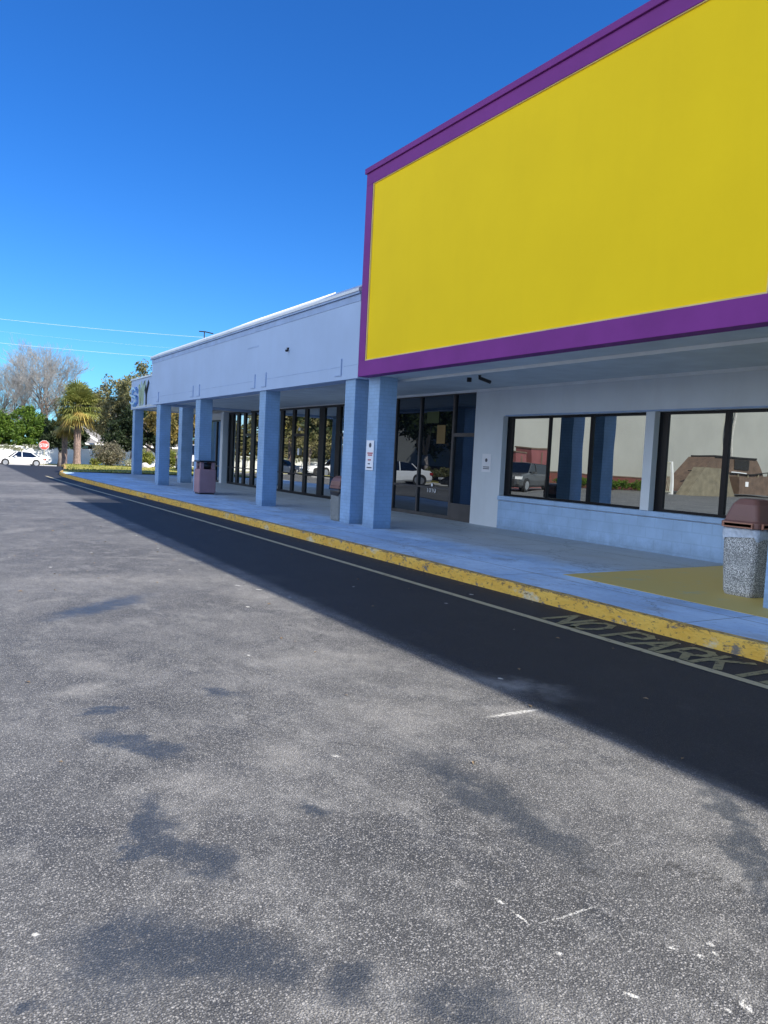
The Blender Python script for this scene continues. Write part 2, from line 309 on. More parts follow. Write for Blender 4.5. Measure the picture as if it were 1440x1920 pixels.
M = dict(
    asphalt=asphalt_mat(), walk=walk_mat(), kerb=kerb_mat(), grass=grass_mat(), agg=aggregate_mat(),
    col=brick_paint('painted_column_block', (.265, .42, .62), .45, .2, .075),
    lowwall=brick_paint('painted_low_wall', (.34, .50, .72), .25, .4, .2),
    stucco=mat('stucco_light_blue', (.40, .515, .70), .65, var=.04, vscale=.7, bmp=.25, bscale=70, streak=.08),
    wall=mat('wall_grey_blue', (.66, .70, .73), .6, var=.05, vscale=1, bmp=.15, bscale=50, streak=.12),
    soffit=mat('soffit_paint', (.60, .66, .69), .6, var=.08, vscale=1.5, bmp=.1, streak=.0),
    scar=mat('patched_stucco', (.33, .44, .64), .7, var=.1),
    trim=mat('white_trim', (.78, .80, .80), .45, var=.06),
    coping=mat('white_metal_coping', (.74, .75, .74), .35, var=.05),
    roof=mat('pale_metal_roof', (.60, .60, .56), .4, var=.1, vscale=1.2, streak=.3),
    yellow=mat('mustard_yellow_panel', (.98, .67, .008), .75, spec=.2, var=.03, vscale=.5, bmp=.18, bscale=80, streak=.05),
    purple=mat('purple_paint', (.215, .036, .235), .65, spec=.25, var=.07, vscale=1.2, bmp=.15, bscale=60),
    edge=mat('pale_panel_edge', (.75, .58, .22), .6),
    bronze=mat('dark_bronze_aluminium', (.014, .014, .016), .35, metal=.6, var=.1),
    bronze2=mat('weathered_bronze_aluminium', (.085, .08, .08), .45, metal=.4, var=.15),
    glass=glass_mat('mirror_glass', (.74, .78, .74), .55), glassw=glass_mat('shopfront_glass', (.84, .86, .82), .72), glassd=glass_mat('tinted_glass', (.62, .68, .72), .20),
    black=mat('black_plastic', (.012, .012, .015), .4), rubber=mat('rubber', (.02, .02, .02), .8),
    paper=mat('white_paper', (.82, .82, .84), .7, var=.03), ink=mat('dark_ink', (.08, .08, .10), .7), red=mat('red_ink', (.50, .12, .14), .7),
    note=mat('yellow_paper', (.22, .14, .045), .7), notegr=mat('green_paper', (.05, .065, .015), .7),
    line=worn_paint('worn_cream_paint', (.46, .40, .24), (.06, .06, .055), .56), stencil=worn_paint('worn_stencil_paint', (.25, .225, .115), (.022, .022, .024), .52, 14),
    olive=worn_paint('olive_yellow_floor_paint', (.64, .46, .12), (.52, .45, .21), .56, 3),
    brown=mat('brown_plastic_lid', (.20, .095, .075), .5, var=.1), brownl=mat('faded_brown_rim', (.42, .19, .12), .5),
    liner=mat('translucent_liner', (.52, .58, .66), .25, var=.15, vscale=9, bmp=.8, bscale=18, bdist=.03), pink=mat('pink_concrete', (.34, .20, .22), .7, var=.1, bmp=.3),
    greybin=mat('grey_aggregate_panel', (.21, .22, .21), .75, var=.25, vscale=40, bmp=.4, bscale=90),
    white=mat('white_vinyl', (.80, .80, .79), .4, var=.05), carwhite=mat('white_car_paint', (.82, .82, .82), .22, var=.01, spec=.6),
    carblack=mat('black_car_paint', (.012, .013, .016), .2), cargrey=mat('grey_car_paint', (.06, .062, .065), .25), carblue=mat('teal_car_paint', (.05, .12, .16), .25), carsilver=mat('silver_car_paint', (.5, .5, .5), .25),
    carglass=glass_mat('car_glass', (.6, .6, .6), .14), rim=mat('alloy_rim', (.55, .55, .56), .3, metal=.8), lamp=mat('lamp_lens', (.75, .75, .75), .1), tail=mat('tail_lamp', (.35, .02, .02), .2), dark=mat('dark_plastic', (.02, .02, .022), .6),
    sred=mat('faded_red_sign', (.50, .085, .06), .5), swhite=mat('sign_white', (.78, .76, .74), .5), post=mat('galvanised_post', (.55, .52, .38), .5, metal=.3),
    beige=mat('beige_stucco_wall', (.36, .36, .33), .8, var=.05, vscale=.4, streak=.1), brick=brick_paint('red_brick', (.17, .06, .045), .5, .3, .1, .02, streak=.1),
    boxred=mat('red_panel', (.22, .075, .075), .6), dump=mat('brown_steel', (.15, .10, .07), .6, var=.2), tan=mat('tan_steel', (.22, .19, .13), .6, var=.2),
    kerbpale=mat('pale_concrete', (.52, .50, .46), .8, var=.12, vscale=3), wire=mat('cable', (.62, .66, .68), .4), pole=mat('weathered_wood', (.20, .16, .12), .9),
    bark=mat('bark', (.16, .13, .11), .9, var=.3, vscale=6, bmp=.8, bscale=14), barklight=mat('pale_bark', (.30, .26, .24), .9, var=.2, vscale=5), palmbark=mat('palm_bark', (.24, .17, .14), .9, var=.3, vscale=9, bmp=.9, bscale=20),
    twig=mat('bare_twig', (.34, .33, .31), .9, var=.1, vscale=.5),
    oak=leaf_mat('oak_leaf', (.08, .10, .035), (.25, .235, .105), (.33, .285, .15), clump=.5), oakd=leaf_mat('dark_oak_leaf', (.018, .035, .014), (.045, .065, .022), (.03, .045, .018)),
    bright=leaf_mat('bright_green_leaf', (.055, .12, .012), (.17, .26, .03), (.025, .055, .010), clump=1.0), yel=leaf_mat('yellowing_leaf', (.20, .15, .04), (.36, .27, .09), (.09, .10, .03), clump=1.0),
    palmg=leaf_mat('palm_frond_green', (.13, .17, .035), (.36, .37, .11), (.24, .23, .07), .3), palmy=leaf_mat('palm_frond_yellow', (.34, .27, .06), (.50, .38, .11), (.27, .19, .06), .25), palmdead=leaf_mat('palm_frond_dead', (.26, .18, .10), (.34, .25, .15), (.18, .12, .07), .2),
    shrub=leaf_mat('grey_shrub_leaf', (.14, .13, .08), (.30, .26, .19), (.10, .11, .05), clump=3), fern=leaf_mat('yellow_green_leaf', (.13, .17, .03), (.36, .36, .07), (.08, .10, .02), clump=3), vine=leaf_mat('pale_vine_leaf', (.35, .36, .26), (.55, .55, .45), (.14, .18, .06), clump=2),
    shingle=mat('grey_shingle', (.22, .21, .20), .9, var=.15), render=mat('cream_render', (.66, .64, .58), .8), hole=mat('flat_black', (.02, .02, .02), .9),  # hole: flat near-black for slots, openings, seams and the compactor rail
    signblue=mat('sign_blue', (.05, .16, .55), .3), signgreen=mat('sign_olive', (.36, .38, .16), .3), signpale=mat('sign_pale', (.50, .64, .74), .3), rock=mat('white_rock', (.55, .52, .48), .9, var=.2, vscale=6), sidewalk2=mat('far_kerb', (.45, .40, .22), .8, var=.2),
)

# ------------------------------------------------------------------ mesh helpers
ORG = {}
def props(o, label=None, cat=None, group=None, kind=None):
    for k, v in (('label', label), ('category', cat), ('group', group), ('kind', kind)):
        if v: o[k] = v
    return o
def thing(name, loc, label, cat, group=None, rz=0):
    o = bpy.data.objects.new(name, None); COL.objects.link(o); o.location = loc; o.rotation_euler = (0, 0, rz)
    o.empty_display_size = .3
    ORG[o] = Vector(loc) if rz == 0 else Vector(loc)
    return props(o, label, cat, group)
class MB:
    def __init__(s): s.v = []; s.f = []; s.m = []
    def add(s, vs, fs, mi=0):
        b = len(s.v); s.v += [tuple(v) for v in vs]; s.f += [tuple(b+i for i in q) for q in fs]; s.m += [mi]*len(fs); return s
    def box(s, x0, x1, y0, y1, z0, z1, mi=0):
        x0, x1 = sorted((x0, x1)); y0, y1 = sorted((y0, y1)); z0, z1 = sorted((z0, z1))
        return s.add([(x, y, z) for z in (z0, z1) for y in (y0, y1) for x in (x0, x1)], [(0, 2, 3, 1), (4, 5, 7, 6), (0, 1, 5, 4), (2, 6, 7, 3), (0, 4, 6, 2), (1, 3, 7, 5)], mi)
    def prism(s, pts, z0, z1, mi=0):                      # ccw outline in xy
        n = len(pts); vs = [(x, y, z0) for x, y in pts]+[(x, y, z1) for x, y in pts]
        return s.add(vs, [tuple(range(n))[::-1], tuple(range(n, 2*n))]+[(i, (i+1) % n, (i+1) % n+n, i+n) for i in range(n)], mi)
    def loft(s, rings, mi=0, cap=True, closed=True):
        n = len(rings[0]); b = []
        for r in rings: b += r
        fs = []
        for k in range(len(rings)-1):
            for i in range(n if closed else n-1):
                j = (i+1) % n; fs.append((k*n+i, k*n+j, (k+1)*n+j, (k+1)*n+i))
        if cap: fs += [tuple(range(n))[::-1], tuple((len(rings)-1)*n+i for i in range(n))]
        return s.add(b, fs, mi)
    def tube(s, pts, rad, n=8, mi=0, cap=True):
        pts = [Vector(p) for p in pts]; rings = []
        for i, p in enumerate(pts):
            d = (pts[min(i+1, len(pts)-1)]-pts[max(i-1, 0)]).normalized()
            a = d.cross(Vector((0, 0, 1)) if abs(d.z) < .9 else Vector((1, 0, 0))).normalized(); b = d.cross(a)
            r = rad[i] if isinstance(rad, (list, tuple)) else rad
            rings.append([tuple(p+a*math.cos(2*math.pi*k/n)*r+b*math.sin(2*math.pi*k/n)*r) for k in range(n)])
        return s.loft(rings, mi, cap)
    def build(s, name, mt, parent=None, smooth=False, bevel=0, **pp):
        o0 = Vector((0, 0, 0))
        if parent is not None:
            q = parent
            while q.parent: q = q.parent
            o0 = ORG.get(q, o0)
        me = bpy.data.meshes.new(name); me.from_pydata([tuple(Vector(v)-o0) for v in s.v], [], s.f)
        for x in (mt if isinstance(mt, (list, tuple)) else [mt]): me.materials.append(x)
        for p, mi in zip(me.polygons, s.m): p.material_index = mi; p.use_smooth = smooth
        bm = bmesh.new(); bm.from_mesh(me); bmesh.ops.recalc_face_normals(bm, faces=bm.faces); bm.to_mesh(me); bm.free()
        o = bpy.data.objects.new(name, me); COL.objects.link(o); o.parent = parent
        if bevel:
            b = o.modifiers.new('bevel', 'BEVEL'); b.width = bevel; b.segments = 2; b.limit_method = 'ANGLE'
        return props(o, **pp)
def rawmesh(name, V, F, mt, parent=None):                  # numpy quads or tris, no recalculation
    me = bpy.data.meshes.new(name); k = F.shape[1]
    me.vertices.add(len(V)); me.vertices.foreach_set('co', V.astype(np.float32).ravel())
    me.loops.add(F.size); me.loops.foreach_set('vertex_index', F.astype(np.int32).ravel())
    me.polygons.add(len(F)); me.polygons.foreach_set('loop_start', np.arange(0, F.size, k, dtype=np.int32))
    me.polygons.foreach_set('loop_total', np.full(len(F), k, dtype=np.int32)); me.update(calc_edges=True); me.validate()
    me.materials.append(mt); o = bpy.data.objects.new(name, me); COL.objects.link(o); o.parent = parent; return o
def copy_tree(o, parent=None):
    c = o.copy(); COL.objects.link(c); c.parent = parent
    for ch in list(o.children): copy_tree(ch, c)
    return c
def gz(y):
    t = min(1, max(0, (y-58)/30)); return -.92*t

# stroke font: 0..1 wide, 0..1 high
FONT = dict(
    N=[[(0, 0), (0, 1)], [(0, 1), (1, 0)], [(1, 0), (1, 1)]], O=[[(.3, 0), (0, .3), (0, .7), (.3, 1), (.7, 1), (1, .7), (1, .3), (.7, 0), (.3, 0)]],
    P=[[(0, 0), (0, 1)], [(0, 1), (.7, 1), (1, .85), (1, .6), (.7, .45), (0, .45)]], A=[[(0, 0), (.5, 1)], [(.5, 1), (1, 0)], [(.22, .35), (.78, .35)]],
    R=[[(0, 0), (0, 1)], [(0, 1), (.7, 1), (1, .85), (1, .6), (.7, .45), (0, .45)], [(.5, .45), (1, 0)]], K=[[(0, 0), (0, 1)], [(1, 1), (0, .4)], [(.3, .6), (1, 0)]],
    I=[[(.5, 0), (.5, 1)]], G=[[(1, .8), (.7, 1), (.3, 1), (0, .7), (0, .3), (.3, 0), (.7, 0), (1, .25), (1, .5), (.6, .5)]],
    S=[[(1, .85), (.7, 1), (.3, 1), (0, .8), (0, .62), (.3, .52), (.7, .48), (1, .38), (1, .2), (.7, 0), (.3, 0), (0, .15)]], T=[[(0, 1), (1, 1)], [(.5, 0), (.5, 1)]],
    Y=[[(0, 1), (.5, .5)], [(1, 1), (.5, .5)], [(.5, .5), (.5, 0)]], W=[[(0, 1), (.25, 0)], [(.25, 0), (.5, .8)], [(.5, .8), (.75, 0)], [(.75, 0), (1, 1)]])
FONT['1'] = [[(.5, 0), (.5, 1)], [(.25, .8), (.5, 1)]]; FONT['0'] = FONT['O']
def letters(mb, text, origin, ux, uy, w, h, gap, t, thick, mi=0, space=.6):
    """strokes laid along ux (reading direction) and uy (up); thick = extrusion along normal"""
    ux = Vector(ux); uy = Vector(uy); nn = ux.cross(uy); x = 0; origin = Vector(origin); lay = 0
    for ch in text:
        if ch == ' ': x += w*space; continue
        for pl in FONT[ch]:
            for a, b in zip(pl[:-1], pl[1:]):
                A = Vector((x+a[0]*w, a[1]*h)); B = Vector((x+b[0]*w, b[1]*h)); d = (B-A).normalized(); p = Vector((-d.y, d.x))*t/2; e = d*t*.42
                q = [A-e+p, A-e-p, B+e-p, B+e+p]; off = (lay % 7)*thick*.05; lay += 1
                vs = [origin+ux*c.x+uy*c.y+nn*off for c in q]+[origin+ux*c.x+uy*c.y+nn*(thick+off) for c in q]
                mb.add(vs, [(0, 1, 2, 3), (4, 7, 6, 5), (0, 4, 5, 1), (1, 5, 6, 2), (2, 6, 7, 3), (3, 7, 4, 0)], mi)
        x += w+gap
    return x

# ------------------------------------------------------------------ ground
def strip_sheet(name, x0, x1, ys, dz, mt, **pp):
    mb = MB(); vs = []; fs = []
    for y in ys: vs += [(x0, y, gz(y)+dz), (x1, y, gz(y)+dz)]
    for i in range(len(ys)-1): fs.append((2*i, 2*i+1, 2*i+3, 2*i+2))
    return mb.add(vs, fs).build(name, mt, **pp)
ysl = [-60, -20, 0, 20, 40, 50, 58, 61, 64, 68, 72, 76, 80, 85.2, 88]
strip_sheet('ground', -900, 900, [-400]+ysl+[1600], -.03, M['grass'], kind='structure')
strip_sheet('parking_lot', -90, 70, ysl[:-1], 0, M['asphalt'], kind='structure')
KX = 6.36
# kerb centre line outer face points
kerb_pts = [(KX, -25), (KX, 10), (KX-.02, 18), (KX-.10, 24), (KX-.24, 30), (KX-.30, 36), (KX-.26, 40.5), (6.32, 43), (6.75, 45.3), (7.25, 48), (7.9, 52), (8.5, 56), (9.1, 61), (9.7, 65), (10.6, 67.4), (12.2, 68.4), (20, 68.6), (40, 68.6)]
def dense(pts, step=.5):
    out = []
    for a, b in zip(pts[:-1], pts[1:]):
        n = max(1, int(math.dist(a, b)/step))
        for i in range(n): out.append((a[0]+(b[0]-a[0])*i/n, a[1]+(b[1]-a[1])*i/n))
    return out+[pts[-1]]
kp = dense(kerb_pts, .35)
def offset(pts, d):
    out = []
    for i, p in enumerate(pts):
        a = Vector(pts[max(i-1, 0)]); b = Vector(pts[min(i+1, len(pts)-1)]); t = (b-a).normalized(); out.append((p[0]+t.y*d, p[1]-t.x*d))
    return out
def rail(pts_rows):      # rows of 3d points -> quads
    mb = MB(); n = len(pts_rows[0]); vs = [p for r in pts_rows for p in r]
    return mb.add(vs, [(k*n+i, k*n+i+1, (k+1)*n+i+1, (k+1)*n+i) for k in range(len(pts_rows)-1) for i in range(n-1)])
rr_ = random.Random(3)
def lip(i, y): return .012*math.sin(y*2.1)+rr_.uniform(-.012, .012)
jit = [lip(i, p[1]) for i, p in enumerate(kp)]
row0 = [(x, y, gz(y)-.02) for x, y in kp]
row1 = [(x+.015, y, gz(y)+.12) for (x, y) in kp]
row2 = [(x, y, gz(y)+.150+j*.2) for (x, y), j in zip(offset(kp, .03), jit)]
row3 = [(x, y, gz(y)+.153) for (x, y), j in zip(offset([(a+j, b) for (a, b), j in zip(kp, jit)], .125), jit)]
row4 = [(x, y, gz(y)+.05) for (x, y) in offset(kp, .15)]
kerb_o = rail([row0, row1, row2, row3, row4]).build('kerb', M['kerb'], smooth=False, kind='structure')
# sidewalk slab
inner = [p for p in offset(kp, .135) if p[1] < 42.8]
mb = MB(); mb.prism(inner+[(8.5, 42.8), (60, 42.8), (60, -25)], -.05, .15)
mb.build('sidewalk', M['walk'], kind='structure')
# planted island beyond the walk
gi = [p for p in offset(kp, .14) if p[1] >= 42.82]
vs = []; fs = []
cs = [(gi[0][0], 42.82)]+gi
mb = MB()
ys = [42.82+1.0*i for i in range(26)]
def left_edge(y):
    for a, b in zip(cs[:-1], cs[1:]):
        if a[1] <= y <= b[1]: return a[0]+(b[0]-a[0])*((y-a[1])/(b[1]-a[1]+1e-9))
    return 12
xs = [0, .25, 1, 3, 8, 45]
rows = []
for y in ys:
    if y > 68.3: break
    le = left_edge(y); rows.append([(le+x if x < 40 else 58, y, gz(y)+.13+(.0 if x == 0 else .06*min(1, x/1.5))+.03*math.sin(x*1.3+y)*(x > 0)) for x in xs])
rail(rows).build('grass_verge', M['grass'], kind='structure')
mb = MB()
for i in range(5200):
    x = rnd.uniform(7, 20); y = rnd.uniform(43, 67.5)
    if x < left_edge(y)+.1: continue
    z = gz(y)+.17; a = rnd.uniform(0, 6.28); h = rnd.uniform(.03, .09); ww = rnd.uniform(.02, .05)
    mb.add([(x-math.cos(a)*ww, y-math.sin(a)*ww, z), (x+math.cos(a)*ww, y+math.sin(a)*ww, z), (x+rnd.uniform(-.05, .05), y+rnd.uniform(-.05, .05), z+h)], [(0, 1, 2)])
mb.build('grass', M['fern'], kind='stuff')
# far concrete gutter and verge behind the lot
strip_sheet('far_kerb', -90, 70, [85.2, 85.8], .10, M['kerbpale'], kind='structure')
strip_sheet('street', -90, 70, [86, 88, 95], .006, M['kerbpale'], kind='structure')

# painted marks
rows = [[(x, y, .004) for x, y in offset(kerb_pts[:7]and dense(kerb_pts[:7], 1.0), -.78)], [(x, y, .004) for x, y in offset(dense(kerb_pts[:7], 1.0), -.68)]]
rail(rows).build('painted_line', M['line'], label='worn cream line painted along the asphalt beside the yellow kerb', cat='road marking')
mb = MB(); letters(mb, 'NO PARKING', (5.73, 6.14, .004), (0, -1, 0), (1, 0, 0), .25, .47, .09, .075, .0004, space=.6)
mb.build('painted_lettering', M['stencil'], label='faded stencilled NO PARKING lettering between the cream line and yellow kerb', cat='road marking')
mb = MB(); mb.prism([(7.62, -25), (11.5, -25), (11.5, 8.0), (7.62, 7.85)], .1505, .154)
mb.build('painted_floor_patch', M['olive'], label='olive yellow painted area of the walk under the grey trash bin', cat='floor marking')

# ------------------------------------------------------------------ low shopping wing
Z0 = .15; ZS = 3.36
wing = thing('shopping_wing', (10, 25, 0), 'low light blue shopping building with a row of square columns under a plain fascia', 'building')
FX = 8.12
mb = MB(); mb.box(FX, FX+.42, 14.9, 32.1, 3.31, 5.10); mb.box(FX+.42, 16, 31.7, 32.1, 3.31, 5.10)
mb.build('fascia', M['stucco'], wing)
mb = MB()
for y0, y1 in ((14.92, 15.55), (15.75, 20.15), (21.0, 25.9), (26.5, 30.9), (31.3, 32.09)): mb.box(FX-.004, FX+.1, y0, y1, 3.595, 3.612)
for y in (15.66, 20.05, 20.85, 25.85, 26.55, 31.0):
    mb.box(FX-.022, FX+.05, y-.02, y+.02, 3.42, 3.78); mb.box(FX-.018, FX+.05, y-.02, y+.30, 3.40, 3.425)
mb.box(FX-.005, FX+.05, 20.7, 21.5, 4.53, 4.57)
mb.build('patched_reveal', M['scar'], wing)
mb = MB(); mb.box(FX-.03, FX+.04, 18.60, 18.68, 4.24, 4.31); mb.box(FX-.09, FX-.03, 18.58, 18.63, 4.20, 4.25); mb.build('bracket', M['dark'], wing)
mb = MB(); mb.box(FX-.05, FX+.5, 14.9, 32.15, 5.102, 5.15)
mb.box(FX-.012, FX, 14.9, 32.12, 4.95, 5.09); mb.build('drip_edge', M['scar'], wing)
mb = MB(); mb.box(FX-.07, FX+.52, 14.9, 32.18, 5.152, 5.215); mb.add([(FX-.065, 14.9, 5.216), (FX-.065, 32.18, 5.216), (FX+.32, 32.18, 5.43), (FX+.32, 14.9, 5.43), (FX+.32, 14.9, 5.216), (FX+.32, 32.18, 5.216)], [(0, 1, 2, 3), (0, 3, 4), (1, 5, 2), (3, 2, 5, 4)])
mb.build('coping', M['coping'], wing)
# sloped metal roof
mb = MB(); rx0, rx1, ry0, ry1 = 8.46, 12.4, 14.2, 32.1
zl, zh = 5.30, 7.22
mb.add([(rx0, ry0, zl), (rx0, ry1, zl), (rx1, 37.5, zh), (rx1, 20.5, zh), (17, 38.5, zl), (17, ry0, zl)], [(0, 1, 2, 3), (1, 4, 2), (2, 4, 5, 3), (0, 3, 5), (0, 5, 4, 1)])
y = 24.6
while y < 31.9:
    k = .03; mb.add([(rx0, y, zl+.01), (rx0, y+k, zl+.01), (rx1, y+k, zh+.01), (rx1, y, zh+.01), (rx0, y, zl+.05), (rx0, y+k, zl+.05), (rx1, y+k, zh+.05), (rx1, y, zh+.05)], [(4, 5, 6, 7), (0, 4, 7, 3), (1, 2, 6, 5), (0, 1, 5, 4)])
    y += .45
mb.build('roof', M['roof'], wing)
mb = MB(); mb.tube([(9.6, 30.2, 5.3), (9.6, 30.2, 6.22)], .022, 6); mb.tube([(9.42, 30.3, 6.2), (9.62, 30.2, 6.2), (9.85, 29.9, 6.12)], .025, 6); mb.build('vent_pipe', M['dark'], wing)
# soffit and walls
mb = MB(); mb.box(FX+.42, 12.6, 14.9, 31.7, 3.40, 3.55); mb.build('soffit', M['soffit'], wing)
mb = MB(); mb.box(FX+.9, FX+.94, 15.0, 31.6, 3.385, 3.40); mb.box(12.22, 12.28, 19.3, 31.7, 3.33, 3.40); mb.build('soffit_trim', M['trim'], wing)
mb = MB()
mb.box(12.30, 12.9, 22.2, 23.0, 0, 3.40); mb.box(12.30, 12.9, 29.05, 30.3, 0, 3.40)
mb.box(12.45, 18, 34.45, 39.3, 3.05, 3.40); mb.box(11.95, 12.9, 34.42, 34.75, 0, 3.40); mb.box(12.5, 12.9, 19.2, 34.42, 3.37, 5.3); mb.box(12.2, 18, 38.9, 39.3, 0, 3.05)
mb.box(12.9, 18, 19.2, 39.3, 0, 5.2) ; mb.box(12.305, 12.9, 19.25, 22.2, 0, 3.40)
mb.build('wall', M['wall'], wing)
def col(x0, x1, y0, y1, zt, parent): 
    mb = MB(); mb.box(x0, x1, y0, y1, Z0-.02, zt); return mb.build('column', M['col'], parent, bevel=.012)
for y0, y1 in ((15.07, 15.53), (20.15, 20.6), (25.88, 26.38), (30.9, 31.42)): col(8.17, 8.60, y0, y1, 3.32, wing)
# set back lower canopy at the far end
mb = MB(); mb.box(9.75, 10.1, 32.12, 42.7, 3.55, 5.05); mb.box(10.1, 15.5, 42.3, 42.7, 3.55, 5.05); mb.build('end_fascia', M['stucco'], wing)
mb = MB(); mb.box(9.70, 10.15, 32.12, 42.75, 5.052, 5.13); mb.build('end_coping', M['coping'], wing)
mb = MB(); mb.box(9.74, 15.5, 32.12, 42.3, 3.60, 3.7); mb.box(10.1, 15.5, 32.12, 42.3, 4.9, 5.0); mb.box(8.54, 12.45, 32.1, 32.6, 3.42, 3.6); mb.build('end_soffit', M['soffit'], wing)
col(9.82, 10.27, 42.1, 42.55, 3.57, wing); col(9.86, 10.36, 33.7, 34.2, 3.60, wing); col(15.0, 15.45, 42.1, 42.55, 3.57, wing)

def storefront(parent, X, y_hi, y_lo, zb, zt, mulls, rails, gl, fr='bronze', name='storefront', doors=()):
    """aluminium frame in the plane X facing -X; mulls = (y, width); rails = (z, height, ya, yb)"""
    mb = MB(); d0, d1 = X-.045, X+.06
    mb.box(d0, d1, y_lo, y_hi, zt-.07, zt); mb.box(d0, d1, y_lo, y_hi, zb, zb+.09)
    for y, ww in mulls: mb.box(d0+.001, d1, y-ww/2, y+ww/2, zb+.09, zt-.07)
    for z, h, a, b in rails:
        mb.box(d0+.003, d1, min(a, b), max(a, b), z, z+h)
    fo = mb.build(name, M[fr], parent)
    ms = sorted([y for y, _ in mulls])
    for a, b in zip(ms[:-1], ms[1:]):
        g = MB(); t = rnd.uniform(-.004, .004); g.add([(X+t, a, zb), (X-t, b, zb), (X-t, b, zt), (X+t, a, zt)], [(0, 1, 2, 3)]); g.build('pane', M[gl], fo)
    for y, z, s in doors:
        h = MB(); h.tube([(X-.06, y, z-.15), (X-.10, y, z-.13), (X-.10, y, z+.13), (X-.06, y, z+.15)], .012, 6); h.build('handle', M['rim'], fo)
    return fo
storefront(wing, 12.25, 28.95, 23.05, .15, 3.36, [(28.9, .10), (28.35, .28), (27.25, .22), (26.15, .25), (24.85, .42), (23.6, .32), (23.1, .1)], [(.88, .045, 23.1, 28.9), (2.3, .10, 27.25, 26.15), (2.3, .10, 23.6, 23.1)], 'glassw', doors=((26.25, 1.15, 1),))
storefront(wing, 12.25, 34.4, 30.35, .15, 3.36, [(34.35, .12), (33.95, .3), (33.2, .3), (32.4, .25), (31.4, .4), (30.4, .1)], [(.88, .045, 30.4, 34.3), (2.3, .10, 32.4, 31.4)], 'glassw', doors=((32.3, 1.15, 1),))
storefront(wing, 12.2, 38.9, 34.76, .15, 3.05, [(38.85, .1), (37.0, .12), (35.9, .1), (34.8, .08)], [(.88, .045, 34.8, 38.8)], 'glassw')

# ------------------------------------------------------------------ big yellow box building
BX = 7.90; BZ0, BZ1 = 3.29, 7.40; BY = 14.49
big = thing('big_box_store', (10, 0, 0), 'tall store front with a huge mustard yellow panel framed in purple', 'building')
mb = MB()
mb.box(BX, BX+.25, -14, BY, BZ1-.24, BZ1)            # top
mb.box(BX, BX+.25, -14, BY, BZ0, BZ0+.31)            # bottom
for a, b in ((BY-.26, BY), (5.0, 5.33), (-5, -4.7), (-14, -13.7)): mb.box(BX, BX+.25, a, b, BZ0+.31, BZ1-.24)
mb.box(BX+.25, 20, BY-.25, BY, 3.42, BZ1)            # return side
mb.build('purple_frame', M['purple'], big, bevel=.006)
mb = MB(); mb.box(BX-.035, BX+.4, -14.03, BY+.035, BZ1+.002, BZ1+.11); mb.build('coping', M['purple'], big, bevel=.008)
for a, b in ((5.33, BY-.26), (-4.7, 5.0), (-13.7, -5)):
    mb = MB(); mb.box(BX+.035, BX+.2, a-.01, b+.01, BZ0+.30, BZ1-.23); p = mb.build('yellow_panel', M['yellow'], big)
    e = MB(); t = .02; x0 = BX+.012
    e.box(x0, BX+.05, a, b, BZ0+.31, BZ0+.31+t); e.box(x0, BX+.05, a, b, BZ1-.24-t*.6, BZ1-.24)
    e.box(x0, BX+.05, b-t*1.3, b, BZ0+.31+t, BZ1-.24-t*.6); e.box(x0, BX+.05, a, a+t, BZ0+.31+t, BZ1-.24-t*.6)
    e.build('edge_bead', M['edge'], p)
mb = MB(); mb.box(BX+.02, 8.80, -14, BY-.02, 3.295, 3.42); mb.box(8.80, 11.9, -14, 19.2, 3.385, 3.5); mb.build('soffit', M['soffit'], big)
mb = MB(); mb.box(8.775, 8.802, -14, BY-.02, 3.24, 3.294); mb.box(11.555, 11.60, -14, 19.1, 3.325, 3.384); mb.build('soffit_trim', M['trim'], big)
mb = MB(); mb.tube([(9.9, 13.3, 3.385), (9.9, 13.3, 3.30)], .05, 8); mb.build('smoke_detector', M['black'], big)
mb = MB(); mb.tube([(9.75, 12.75, 3.385), (9.75, 12.75, 3.33), (9.83, 12.5, 3.24)], .035, 8); mb.build('camera_fixture', M['black'], big)
mb = MB(); mb.box(BX+.3, 20, -14, BY-.26, 6.9, 7.0); mb.box(12.2, 20, -14, BY, 3.4, 6.9); mb.build('roof', M['roof'], big)
WX = 11.6
mb = MB()                                             # wall with the two window openings
mb.box(WX, 12.1, 14.19, 15.25, 0, 3.385); mb.box(WX, 12.1, -14, 14.19, 2.72, 3.384)
mb.box(WX+.001, 12.1, 9.87, 10.07, .9, 2.719); mb.box(WX+.001, 12.1, 4.6, 5.1, .9, 2.719)
mb.box(WX, 12.1, -14, 4.6, .9, 2.719)
mb.box(WX+.002, 12.1, -14, 14.188, .05, .80)
mb.box(WX+.3, 12.29, 19.1, 19.22, 0, 3.40)
mb.build('wall', M['wall'], big)
mb = MB(); mb.box(WX-.05, WX+.03, -14, 14.15, .10, .785); mb.build('low_wall', M['lowwall'], big, bevel=.006)
mb = MB(); mb.box(WX-.062, 11.9, -14, 14.17, .80, .897); mb.build('sill', M['lowwall'], big, bevel=.008)
mb = MB(); mb.box(WX-.02, WX+.02, 4.9, 14.1, 2.722, 2.75); mb.build('lintel', M['scar'], big)
